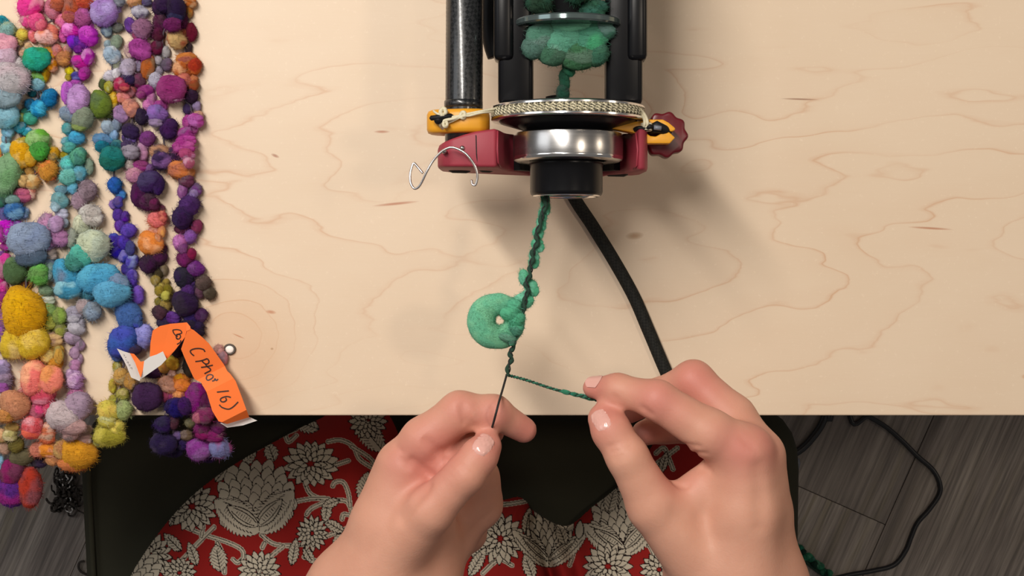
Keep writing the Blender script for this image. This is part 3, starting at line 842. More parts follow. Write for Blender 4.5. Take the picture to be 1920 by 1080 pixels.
S_A5 = """
0 785 95 92 102 9c78bd|0 870 50 46 52 9a7ab8|0 890 10 52 42 878c9a|0 800 235 46 42 7f93ab|0 880 210 46 36 8c8f86|0 870 310 42 46 93a58f|0 805 330 27 27 9fb3bf|0 840 420 56 62 a5bcd0 d5dde4|0 875 485 32 36 b9bd9f|0 835 565 56 42 cfc9d6|0 870 550 32 36 d8d4dc|0 775 625 32 42 5b6a35|0 820 650 34 46 b0a936|0 755 785 74 90 6d8431|0 845 755 42 66 d0a326|0 830 860 36 32 4a5530|0 810 960 46 46 a4b6c8|0 870 935 36 42 8fa0b9|0 855 1015 36 46 8cb3d8|0 770 1055 66 46 3a9bcb
270 765 20 56 46 1f7088|270 880 20 46 42 2a6a78|270 840 110 82 92 1f6f63 1f7a78|270 865 305 54 62 2f62b8|270 905 380 34 36 4f8fd0|270 850 450 32 32 9a7cc8|270 885 440 40 42 5a50b8|270 880 530 36 46 5a3aa0|270 945 545 34 42 5f3a9c|270 900 610 36 46 6b45b0|270 970 645 60 52 6d4fc0|270 860 730 44 50 4a35a8|270 930 745 46 52 553fbb|270 870 810 46 42 44359a|270 925 840 42 52 4d4fc0|270 975 780 32 52 35307f|270 985 880 46 52 6257c5|270 945 940 32 42 4a3a9a|270 985 990 40 46 5f4cb5|270 1000 1045 42 42 5a40ab
540 975 10 34 34 3f2a78|540 1030 60 56 66 8060b5|540 965 205 86 102 4f72b0 4568a8|540 1040 250 42 52 4a68a5|540 880 480 52 62 3d6fa0|540 1080 370 76 86 6f74c5|540 930 410 106 106 4a55b5 3f60b0|540 1000 465 52 40 3a2c48|540 880 590 36 46 b5a445|540 910 670 62 66 cfa25a|540 845 730 30 52 c9b04e|540 970 700 42 62 c08f4a|540 920 800 54 44 b0a850|540 850 830 32 32 b5a84a|540 820 930 74 76 d5c65a|540 930 910 70 72 a9b87a|540 800 1000 56 52 c9bb52|540 870 1040 66 62 c5bb55|540 770 1060 52 42 b8aa48
810 820 30 106 76 c9bd58|810 760 80 52 38 b0a548
"""
S_P0 = """
0 1010 20 62 42 dda37a|0 1105 15 52 32 6b4a92|0 1050 95 56 46 c9c6d6 6a6080|0 975 190 36 56 7a4aa8|0 1075 210 74 76 a9789f|0 1030 265 42 32 b2527a|0 970 385 42 56 e3c3bb|0 1050 370 72 76 a0408f|0 965 500 62 66 c9bdd8|0 1040 490 32 42 b9a7c6|0 955 600 62 52 33214f|0 900 630 46 52 c0345f|0 930 655 42 32 b83a5a|0 985 685 36 42 b3605f|0 925 735 44 46 d98a77|0 975 810 54 66 e39b85|0 905 855 52 62 a583b0|0 1060 880 52 62 271338|0 1045 970 24 42 a08a90|0 975 985 56 56 352050|0 940 1030 28 32 6a4a9a|0 985 1045 42 36 7c5fb0|0 1110 1035 62 56 7c3f7a
270 960 10 46 42 46345f|270 975 60 62 52 a49aaa|270 1070 25 40 42 c894b8|270 1070 85 42 42 d49ac0|270 985 155 42 42 c4b4b0|270 1055 165 50 44 b03f96|270 1005 230 64 54 c384a4|270 1130 200 36 52 8c60a0|270 1130 290 92 76 3b1c58|270 1045 380 56 92 4a1748|270 1110 440 72 66 511548|270 1185 310 42 62 35184f|270 1165 455 42 46 6e1c50|270 1205 480 32 32 9c4a70|270 1175 570 74 64 ec8f73 ee8080|270 1215 545 32 42 ea8a78|270 1170 660 66 42 f0934a|270 1210 655 27 42 eba070|270 1130 745 92 76 ec9048|270 1190 730 36 52 e59a70|270 1225 790 32 42 4a1a40|270 1190 850 56 52 4a1645|270 1120 895 66 76 3d1240|270 1225 945 30 40 8a7a60|270 1185 975 42 42 4a3f25|270 1170 1020 36 42 a08a45|270 1240 1050 32 36 9c8a4a|270 1205 1065 36 32 a8924a
540 1190 20 32 36 a8933a|540 1255 15 42 46 8f7f30|540 1240 60 36 36 c5ae48|540 1195 100 32 36 9a8a3a|540 1235 130 42 42 a58f4f|540 1205 180 56 56 50303f|540 1290 225 50 46 6a3f98|540 1225 255 52 46 2f1850|540 1130 620 72 52 38143a|540 1290 560 46 52 d5a53c|540 1230 600 42 42 b5904a|540 1285 640 30 32 e0b0a0|540 1330 460 62 62 2e1626|540 1165 790 56 66 9c4a40|540 1105 815 98 106 38153f|540 1260 725 64 64 e58a35|540 1365 690 56 52 ee9440|540 1365 735 56 46 f09040|540 1345 800 54 52 e08a70|540 1235 810 46 52 9c4565|540 1290 820 42 42 a0486a|540 1310 900 82 72 2a1a55|540 1300 1000 46 52 5a3040|540 1220 1030 72 62 2c1250
810 1230 90 92 82 22123f|810 1330 25 38 34 7f6aa5|810 1395 25 42 38 6f5a45|810 1365 100 52 42 2a1650|810 1300 150 60 40 20103a
"""
S_P1 = """
0 1200 55 62 72 3b1745|0 1260 40 72 62 2e1240|0 1330 80 66 92 241038|0 1320 125 56 36 2a2c5e|0 1195 165 52 62 5c1747|0 1290 190 72 52 6a1d58|0 1185 260 52 62 5d1440|0 1175 360 52 52 6e143f|0 1245 395 36 46 b7b2b6|0 1190 450 32 36 b0a8b0|0 1110 500 46 92 b5622f|0 1250 490 46 46 77607c|0 1195 530 32 32 a89fb0|0 1165 600 46 56 aaa4b3|0 1145 650 32 27 98909f|0 1040 610 42 52 7a1c55|0 1085 680 62 42 9f3f87|0 1060 710 36 32 983a80|0 1130 735 36 42 cf83b8|0 1110 790 42 46 c86fb5|0 1195 800 52 46 b64b9c|0 1180 860 66 62 9a6fc0|0 1165 920 46 32 a890b8|0 1265 975 72 76 3a1550
270 1300 90 46 62 3a1648|270 1205 60 76 62 5a4550 c09070|270 1210 130 76 72 3a2350 8a60a0
"""
S_P2 = """
0 1425 20 42 42 b9692e|0 1415 90 32 52 c47a35|0 1380 160 42 62 5a1743|0 1435 250 36 66 7d1c3f|0 1365 265 42 42 b35a43|0 1325 305 64 66 d2b07a b56a4a|0 1415 370 27 42 3a2a30|0 1390 440 74 46 d58645|0 1345 510 52 56 c96f36|0 1455 495 50 56 c96a35|0 1400 545 46 32 b05a2a|0 1455 595 32 42 d98a5a|0 1290 670 98 102 8e2f6e 9c3f7c|0 1385 610 50 50 e08a74|0 1320 735 50 32 b8699a|0 1450 640 36 36 a85030|0 1435 725 52 56 2f1233|0 1405 820 36 42 46305f|0 1475 800 34 36 a793bd|0 1490 870 42 42 d9a98c|0 1410 915 46 52 a83d8d|0 1465 905 52 52 b3479a|0 1445 975 42 36 a83d90|0 1410 1000 62 52 a83a92|0 1395 1055 62 42 a8338d
270 1375 25 74 52 a8358a|270 1400 85 52 42 b8507f|270 1415 140 36 46 c76a8a|270 1335 195 70 64 e28a52|270 1420 215 46 42 d98e5a|270 1395 275 52 52 6a3350|270 1375 345 40 62 8f4f90|270 1465 340 42 46 7f4a8f|270 1450 375 32 32 9f84c0|270 1405 395 27 27 a48ac5|270 1430 455 74 76 421f5a|270 1370 630 62 38 6a2455|270 1370 545 80 82 35154a|270 1470 620 40 52 8c3660|270 1430 690 50 52 8a5aa5|270 1355 735 52 62 b767a5|270 1370 790 42 38 7a3a7a|270 1395 860 66 62 66204f|270 1440 820 36 42 7a1f45|270 1465 940 60 56 6e2a80|270 1375 1010 64 72 2f1845|270 1435 1060 52 38 5a3a85|270 1530 1040 60 60 5a4a45
540 1410 25 52 62 55307a|540 1495 30 42 52 6f4a5f|540 1570 40 42 52 54493a|540 1440 100 42 52 4a2068|540 1390 120 82 86 2c1440|540 1510 200 54 52 4a1f55|540 1430 235 56 52 2f1d60|540 1490 310 66 62 261343|540 1400 300 70 60 26123f|540 1420 420 60 80 2a1a25|540 1420 590 52 82 3a2f20|540 1640 465 42 38 e4aaa8|540 1665 525 38 48 d5909a|540 1470 830 76 102 8a1a80|540 1390 880 62 62 3a1850|540 1540 870 42 62 5a1a4a|540 1540 950 76 62 8a3565|540 1480 970 38 38 c07085|540 1430 1010 42 38 6a5f35|540 1520 1050 62 52 7a2060|540 1640 1040 56 52 6a1f5a
810 1520 20 62 42 8a1a60|810 1620 30 82 52 861f66|810 1570 100 42 62 8a2a80|810 1490 135 86 76 8a3a90|810 1650 130 76 76 9a4a80 7f80b0|810 1560 205 42 28 2a1240
"""
def edge_drop(py):
    """height lost by yarn hanging past the table edge"""
    return 0.0 if py < 800 else 0.00016 * (py - 800)
def make_strand(text, skein, lift=0.0, core=True):
    items = []
    for part in text.replace('\n', '|').split('|'):
        w = part.split()
        if not w: continue
        q, x, y, rx, ry = [float(a) for a in w[:5]]
        items.append((x / 4, (q + y) / 4 if False else q + y / 4, rx / 4, ry / 4, w[5], w[6] if len(w) > 6 else None))
    s0 = pxs(TOP + 0.006)
    placed = []
    pos = []
    for i, (px, py, rx, ry, c, c2) in enumerate(items):
        rx *= 1.17; ry *= 1.17
        a, b = rx * s0, ry * s0
        rz = min(a, b) * 0.92
        rz = min(rz, 0.011)
        # later puffs lie over earlier ones they overlap
        h = rz * 0.96 + lift
        for (qx, qy, qr, qh, qrz) in placed:
            d = math.hypot(px - qx, py - qy)
            if d < 0.50 * (qr + max(rx, ry)):
                h = max(h, min(qh + 0.0022, rz + lift + 0.009))
        placed.append((px, py, max(rx, ry), h, rz))
        z = TOP + h - edge_drop(py)
        pos.append((W(px, py, z), a, b, rz, c, c2))
    cp_ = [p[0] - Vector((0, 0, p[3] * 0.25)) for p in pos]
    cp_.sort(key=lambda p: -p.y)
    if len(cp_) > 3:
        # running average keeps the core thread in the middle of the strand
        sm = []
        for i in range(len(cp_)):
            w = cp_[max(0, i - 2):i + 3]
            sm.append(sum(w, Vector((0, 0, 0))) / len(w))
        sm = [Vector((sm[0].x, sm[0].y + .03, sm[0].z))] + sm if sm[0].y > .153 else sm
        cp_ = sm
    strand = MB().tube(smooth_path(cp_, 3), 0.0006, 6).build('yarn_strand', M['corethread'], skein)
    for (p, a, b, rz, c, c2) in pos:
        puff(p, a, b, rz, prnd.uniform(-.18, .18), hexc(c), hexc(c2) if c2 else None, strand, max(a, b) > 0.0072)
    return strand
skA = thing('yarn_skein', T(120, 500), 'bulky rainbow art yarn skein of pastel wool puffs at far left', 'yarn')
make_strand(S_A1b, skA, -0.001)
make_strand(S_A0, skA); make_strand(S_A1, skA); make_strand(S_A2, skA); make_strand(S_A3, skA, .001); make_strand(S_A4, skA); make_strand(S_A5, skA)
skP = thing('yarn_skein', T(330, 500), 'plum, magenta and orange bobbled yarn skein carrying the orange tag', 'yarn')
make_strand(S_P1, skP, -0.001); make_strand(S_P0, skP); make_strand(S_P2, skP)

# ------------------------------------------------------------------ orange paper tag
tagT = thing('paper_tag', T(345, 690, .02), 'folded orange paper tag with handwriting lying on the plum skein', 'paper tag')
def C5(x, y): return (200 + x / 4.697, 580 + y / 4.697)
U = Vector((0.50, 0.866)); 
def zB(cx, cy):
    s = (cx - 720) * 0.45 + (cy - 180) * 0.893     # distance down the strip
    pts = [(-80, .0300), (0, .0300), (330, .0235), (430, .0215), (560, .0245), (860, .0225), (960, .0150), (1100, .0130)]
    for (a, za_), (b, zb_) in zip(pts, pts[1:]):
        if s <= b:
            return za_ + (zb_ - za_) * max(0, (s - a)) / (b - a)
    return pts[-1][1]
def paper(name, polyc, zf_, mat, parent, th=0.0003, cuts=()):
    bm = bmesh.new()
    vs = [bm.verts.new((x, y, 0)) for x, y in polyc]
    bm.faces.new(vs)
    for (co, no) in cuts:
        bmesh.ops.bisect_plane(bm, geom=bm.verts[:] + bm.edges[:] + bm.faces[:], plane_co=(co[0], co[1], 0), plane_no=(no[0], no[1], 0))
    bmesh.ops.triangulate(bm, faces=bm.faces[:])
    bm.verts.index_update()
    top = []; n_ = len(bm.verts)
    for vtx in bm.verts:
        z = zf_(vtx.co.x, vtx.co.y); q = C5(vtx.co.x, vtx.co.y)
        top.append(T(q[0], q[1], z))
    faces = [tuple(v_.index for v_ in f_.verts) for f_ in bm.faces]
    border = [tuple(v_.index for v_ in e.verts) for e in bm.edges if len(e.link_faces) == 1]
    bm.free()
    allv = [tuple(p) for p in top] + [(p.x, p.y, p.z - th) for p in top]
    allf = faces + [tuple(i + n_ for i in reversed(f_)) for f_ in faces] + [(a, b, b + n_, a + n_) for a, b in border]
    return build_mesh(name, allv, allf, M[mat], parent, False)
Bcuts = [((720 + .45 * s, 180 + .893 * s), (0.45, 0.893)) for s in (120, 330, 430, 560, 700, 860)]
sB = paper('paper_strip', [(735, 168), (768, 184), (835, 240), (900, 300), (1035, 490), (1062, 545), (1085, 565), (1135, 630), (1200, 800), (1255, 950), (1060, 1010), (985, 985), (945, 920), (930, 895), (880, 730), (830, 642), (775, 615), (760, 590), (700, 460), (655, 350), (690, 250), (708, 190)], zB, 'orange', tagT, cuts=Bcuts)
paper('paper_end', [(1255, 948), (1325, 980), (1200, 1022), (1062, 1042), (1000, 1000), (1060, 1008)], lambda x, y: .0138 - (x - 1000) * 0.000002, 'white', tagT)
def zA(x, y): return .0275 + (y - 115) * -0.0000155 + max(0, (x - 560)) * 0.000016
paper('paper_strip', [(405, 187), (470, 147), (560, 127), (705, 115), (703, 190), (692, 242), (600, 362), (530, 440), (400, 470), (380, 410), (385, 300)], zA, 'orange', tagT, cuts=[((560, 127), (1, .3))])
paper('paper_strip', [(705, 115), (735, 150), (740, 176), (712, 190), (700, 190)], lambda x, y: .0302, 'orange', tagT)
paper('paper_flap', [(378, 418), (440, 398), (495, 370), (527, 438), (480, 490), (322, 600), (300, 612), (322, 520), (330, 455)], lambda x, y: .0262 - (y - 370) * .00003 + (x - 300) * .00001, 'white', tagT, cuts=[((360, 480), (.3, 1))])
paper('paper_flap', [(90, 345), (150, 370), (205, 387), (250, 470), (300, 600), (290, 632), (215, 600), (180, 510), (150, 450)], lambda x, y: .0245 - (x - 90) * .00004, 'white', tagT, cuts=[((205, 450), (1, -.4))])
paper('paper_fold', [(205, 387), (240, 392), (265, 420), (300, 462), (330, 455), (322, 520), (300, 604), (250, 470)], lambda x, y: .0205 + abs(x - 262) * .00002, 'orange', tagT)
def ink(strokes, org, u, vup, zf_, par, w=8.5, mat='ink', lift=.00022, sc=1.0):
    ux_, uy_ = u; vx_, vy_ = vup
    for st_ in strokes:
        pts = [Vector((org[0] + (a * ux_ + b * vx_) * sc, org[1] + (a * uy_ + b * vy_) * sc, 0)) for a, b in st_]
        pts = smooth_path(pts, 5) if len(pts) > 2 else pts + []
        vs = []; fs = []
        for i, p in enumerate(pts):
            tdir = (pts[min(i + 1, len(pts) - 1)] - pts[max(i - 1, 0)])
            tdir.normalize()
            nn = Vector((-tdir.y, tdir.x, 0)) * (w / 2)
            for q in (p + nn, p - nn):
                z = zf_(q.x, q.y) + lift
                c_ = C5(q.x, q.y)
                vs.append(T(c_[0], c_[1], z))
        for i in range(len(pts) - 1):
            fs.append((2 * i, 2 * i + 1, 2 * i + 3, 2 * i + 2))
        build_mesh('ink_stroke', vs, fs, M[mat], par, False)
# glyphs drawn along (a) and up (b)
u_ = (0.545, 0.838); up_ = (0.838, -0.545)
def at(cx, cy): return (cx, cy)
I1 = (1, 0); J1 = (0, 1)
# strokes in the plan of the tag itself
def C6(*pts): return [(x * .7393 + 610.6, y * .7393 + 187.9) for x, y in pts]
for st6 in ([(345, 252), (325, 224), (270, 212), (205, 220), (170, 243), (185, 275), (215, 300)],
            [(230, 368), (300, 358), (372, 333)], [(372, 333), (392, 362), (382, 392), (350, 396), (318, 372), (312, 356)],
            [(298, 438), (365, 428), (438, 410)], [(350, 400), (372, 430)], [(372, 430), (408, 455), (405, 478), (372, 495), (338, 514)],
            [(360, 572), (368, 540), (402, 522), (436, 532), (438, 556), (408, 580), (376, 590), (360, 572)],
            [(428, 600), (455, 592), (464, 572), (480, 594), (502, 574)],
            [(487, 732), (560, 724), (630, 717)],
            [(653, 795), (610, 784), (560, 794), (530, 816), (540, 844), (574, 846), (600, 826), (590, 800)],
            [(515, 882), (550, 915), (620, 935), (670, 915), (715, 875), (740, 848)]):
    ink([C6(*st6)], (0, 0), I1, J1, zB, sB, 12)
sA = [o for o in tagT.children if o.name.startswith('paper_strip')][1]
ink([[(582, 182), (588, 205), (606, 228), (626, 240)], [(582, 182), (620, 178), (652, 188), (660, 208), (640, 216), (612, 222)], [(626, 262), (612, 246), (618, 226), (642, 222), (650, 240), (640, 258), (622, 262), (612, 252)], [(652, 272), (648, 290), (618, 308)]], (0, 0), I1, J1, zA, sA, 10)
zfl = lambda x, y: .0245 - (x - 90) * .00004
sF = [o for o in tagT.children if o.name.startswith('paper_flap')][1]
ink([[(148, 398), (158, 404), (150, 412)], [(160, 424), (172, 420)], [(166, 440), (178, 452)], [(176, 468), (190, 462), (188, 478)], [(190, 490), (206, 486), (200, 502)], [(204, 518), (220, 512), (222, 528)]], (0, 0), I1, J1, zfl, sF, 4, 'inkgrey')

# ------------------------------------------------------------------ white bead on the table by the tag
bd = thing('bead', T(431, 655), 'tiny white oval bead with dark rim lying beside the orange tag', 'bead')
c0 = T(431, 655)
def oval(rx, ry, n=24): return [(math.cos(2 * math.pi * i / n) * rx, math.sin(2 * math.pi * i / n) * ry) for i in range(n)]
s = pxs(TOP)
mb = MB(); prev = None
vs = []; fs = []
for (k, h) in ((1.0, .0004), (.95, .0012), (.75, .0017), (.4, .0019)):
    vs += [(c0.x + x * k, c0.y + y * k, TOP + h) for x, y in oval(8.6 * s, 7.6 * s)]
for i in range(3):
    for k in range(24): fs.append((i * 24 + k, i * 24 + (k + 1) % 24, (i + 1) * 24 + (k + 1) % 24, (i + 1) * 24 + k))
fs.append(tuple(72 + k for k in range(24))); fs.append(tuple(range(23, -1, -1)))
build_mesh('bead_face', vs, fs, M['bead'], bd)
MB().tube([(c0.x + x, c0.y + y, TOP + .0009) for x, y in oval(9.8 * s, 8.6 * s)], .0009 * .72, 8, True).build('bead_rim', M['beadrim'], bd)

# ------------------------------------------------------------------ the green yarn being spun
HY = 0.088   # height of the yarn above the table
yn = thing('handspun_yarn', T(985, 500, HY), 'mint green coil yarn with dark core running from orifice to both hands', 'yarn')
path = [(1030, 352), (1024, 375), (1018, 400), (1008, 432), (1006, 455), (998, 480), (995, 505), (988, 530), (988, 552), (980, 580), (972, 612), (964, 642), (958, 660), (957, 678), (950, 703)]
cpts = [T(x, y, HY) for x, y in path]
sp = smooth_path(cpts, 12)
wob = []
for i, p in enumerate(sp):
    t_ = i / len(sp)
    wob.append(p + Vector((math.sin(i * .42) * .0008, 0, .0026 + math.cos(i * .42) * .0006)))
core = MB().tube(wob, [0.00095 + .0002 * math.sin(i * .9) for i in range(len(wob))], 8).build('core_thread', M['darkgreen'], yn)
# thin dark singles twisted round it
w2 = [p + Vector((math.sin(i * .42 + 2.2) * .0009, 0, .0024 + math.cos(i * .42 + 2.2) * .0008)) for i, p in enumerate(sp)]
MB().tube(w2, 0.0004, 6).build('core_thread', M['thread'], yn)
wraps = [(1026, 372, 7, 16, '3f6f52'), (1018, 388, 7, 13, '4a8a68'), (1022, 402, 7, 12, '4f9a78'), (1012, 418, 7, 14, '5cae8a'), (1014, 436, 8, 12, '66bf98'), (1004, 460, 8, 13, '5cb88e'), (1008, 478, 8, 12, '62ba92'), (996, 492, 8, 10, '5fb890'), (988, 520, 9, 16, '6cc49a'), (992, 540, 9, 16, '62ba90'), (993, 556, 9, 12, '58b088'), (978, 566, 13, 14, '62bd94'), (966, 578, 18, 16, '64c096')]
for k_, (x, y, rx, ry, c) in enumerate(wraps):
    puff(T(x + (4 if k_ % 2 else -4), y, HY - .0012), rx * 1.45 * pxs(TOP + HY), ry * 1.2 * pxs(TOP + HY), rx * pxs(TOP + HY), 0.25, hexc(c), hexc('7fcfae'), core)
# the fat open coil
def coil_mesh():
    vs = []; fs = []; NS, NR = 96, 28
    for i in range(NS):
        a = 2 * math.pi * i / NS
        # thicker to the left, thinner where it joins the core at the right
        r_ = 23.0 + 4.0 * math.cos(a - 3.4)
        R_ = 32.0
        for k in range(NR):
            b = 2 * math.pi * k / NR
            n_ = mnoise.noise(Vector((math.cos(a) * 1.7, math.sin(a) * 1.7, b * .4 + 3))) * 3.0 + math.sin(b * 5 + a * 9) * .35
            rr_ = r_ + n_
            x = (R_ + rr_ * math.cos(b)) * math.cos(a); y = (R_ + rr_ * math.cos(b)) * math.sin(a) * .95
            vs.append((x / 20, y / 20, rr_ * math.sin(b) * .85 / 20))
    for i in range(NS):
        for k in range(NR):
            j, m_ = (i + 1) % NS, (k + 1) % NR
            fs.append((i * NR + k, j * NR + k, j * NR + m_, i * NR + m_))
    r = random.Random(3); base = list(vs)
    for q in range(3200):
        idx = r.randrange(len(base)); b = Vector(base[idx])
        a = math.atan2(b.y, b.x); cc = Vector((math.cos(a) * 1.6, math.sin(a) * 1.6, 0)); nrm = (b - cc).normalized()
        td = nrm.cross(Vector((r.uniform(-1, 1), r.uniform(-1, 1), r.uniform(-1, 1)))).normalized()
        L = r.uniform(.08, .26); sd = nrm.cross(td) * .010; n0 = len(vs)
        p1 = b + (nrm * .5 + td * .8) * L; p2 = b + (nrm * .7 + td * 1.6) * L
        vs += [tuple(b - sd), tuple(b + sd), tuple(p1 + sd * .8), tuple(p1 - sd * .8), tuple(p2)]
        fs += [(n0, n0 + 1, n0 + 2, n0 + 3), (n0 + 3, n0 + 2, n0 + 4)]
    return vs, fs
v, f = coil_mesh()
co_ = build_mesh('wool_coil', v, f, M['wool'], None, True, origin=(0, 0, 0))
co_.parent = yn; co_.location = T(934, 601, HY) - wbase(yn); ks = 20 * pxs(TOP + HY); co_.scale = (ks, ks, ks)
co_.rotation_euler = (0.12, 0.1, 0)
co_.color = hexc('78c8a2') + (1,); co_['tint'] = [float(x) for x in hexc('86cfa6')]
for (x, y, rx, ry, c) in [(966, 576, 20, 17, '6cc8a0'), (956, 590, 22, 16, '66c298'), (968, 602, 19, 18, '57ae86'), (968, 618, 17, 14, '5a9c82'), (950, 632, 22, 11, '6fa58c'), (960, 640, 9, 8, '5a7f70')]:
    puff(T(x, y, HY + .0018), rx * pxs(TOP + HY), ry * pxs(TOP + HY), .0055, -.3, hexc(c), hexc('5fb892'), co_ if False else core)
# green plied end to the right hand and bare thread to the left hand
HP = HY
def plied(name, pts, r, mat, turns, amp, par):
    sp_ = smooth_path(pts, 14); n_ = len(sp_)
    for q in range(2):
        MB().tube([p + Vector((0.4 * math.sin(turns * 6.283 * i / n_ + q * math.pi), math.sin(turns * 6.283 * i / n_ + q * math.pi), math.cos(turns * 6.283 * i / n_ + q * math.pi))) * amp for i, p in enumerate(sp_)], r, 6).build(name, M[mat[q]], par)
t = NT('deep_green_wool'); M['greenply'] = t.set(Base_Color=hexc('2c6a52'), Roughness=.9).m
plied('green_singles', [T(950, 703, HP), T(985, 712, HP), T(1030, 727, HP + .001), T(1070, 738, HP + .002), T(1108, 747, HP + .003), T(1135, 757, HP + .002)], .00048, ('greenply', 'darkgreen'), 18, .0004, yn)
for (x, y, c) in ((1060, 735, '4c9a7c'), (1078, 740, '3f8a6c'), (1092, 743, '57a888'), (1104, 747, '4c9a7c')):
    puff(T(x, y, HP + .002), 11 * pxs(TOP + HP), 4.6 * pxs(TOP + HP), 4 * pxs(TOP + HP), -.28, hexc(c), None, core)
MB().tube(smooth_path([T(950, 703, HP), T(943, 728, HP + .012), T(936, 752, HP + .030), T(930, 775, HP + .0355), T(924, 797, HP + .027), T(921, 806, HP + .018)], 8), .00055, 8).build('core_thread', M['thread'], yn)

# ------------------------------------------------------------------ cords on the floor
def C2(x, y): return (1440 + x / 3.177, 740 + y / 3.177)
def floor_path(lst, z): return [W(*C2(x, y), z) for x, y in lst]
fc = MB().tube(smooth_path([Vector((.38, .35, .0024)), Vector((.34, .1, .0024))] + floor_path([(480, 60), (600, 130), (700, 190), (800, 275), (890, 365), (980, 445), (1022, 525), (1020, 595), (960, 685), (890, 765), (852, 850), (820, 930), (750, 1015), (620, 1050), (480, 1075), (300, 1120)], .0024), 8), .0024, 10).build('extension_cord', M['cordblack'])
tag(fc, 'thin black power cord looping over the plank floor at right', 'cord')
fk_ = thing('plug_cord', W(*C2(160, 365), 0), 'short thick black cord with grey plug beside the dark seat', 'cord')
MB().tube(smooth_path([Vector((.33, .12, .0038)), W(*C2(380, 20), .0038)] + floor_path([(345, 110), (318, 180), (270, 250), (210, 315), (150, 355), (100, 375)], .0038), 8), .0038, 12).build('cord', M['cordblack'], fk_)
MB().tube(floor_path([(172, 376), (165, 400), (155, 440), (150, 480)], .005), [.0028, .005, .005, .003], 12).build('plug', M['grey'], fk_)

# scraps of dark wool on the floor at the left of the seat
sw = thing('wool_scrap', W(125, 930, 0), 'tangle of black and white wool locks on the floor beside the seat', 'wool')
rs = random.Random(21)
for k in range(40):
    cx, cy = 122 + rs.gauss(0, 14), 915 + rs.gauss(0, 22)
    r0 = rs.uniform(5, 13); a0 = rs.uniform(0, 6.28); turns = rs.uniform(.3, .9)
    pts = []
    hx, hy = cx, cy
    for i in range(12):
        a0 += turns * .55 + rs.gauss(0, .45)
        hx += math.cos(a0) * r0 * .42; hy += math.sin(a0) * r0 * .42
        pts.append(W(hx, hy, .002 + .012 * rs.random()))
    white = k % 6 == 0
    MB().tube(smooth_path(pts, 3), .0007 if white else rs.uniform(.0007, .0018), 5).build('wool_lock', M['white' if white else 'scrap'], sw)
lk = MB().tube(smooth_path([W(x, y, .003) for x, y in [(158, 1052), (150, 1054), (147, 1062), (150, 1070), (157, 1075), (164, 1078)]], 6), .0012, 6).build('wool_lock', M['scrap'])
tag(lk, 'small black curl of wool alone on the floor at bottom left', 'wool')

# green wool wisp at the lower right beside the wrist
gw = thing('wool_wisp', W(1525, 1060, 0), 'teal green wool wisp on the floor beside the right wrist', 'wool')
wst = MB().tube(smooth_path([W(x, y, .004) for x, y in [(1488, 1020), (1502, 1042), (1520, 1060), (1545, 1078), (1580, 1100)]], 6), .0022, 7).build('core_thread', M['darkgreen'], gw)
for k in range(16):
    t_ = k / 15
    x = 1490 + 80 * t_; y = 1022 + 70 * t_ + 4 * math.sin(k * 2)
    puff(W(x, y, .006), 9 * pxs(0), 7 * pxs(0), .0035, -.7, hexc(['2f7a5c', '3a8a68', '256a50', '173a2e'][k % 4]), None, wst)
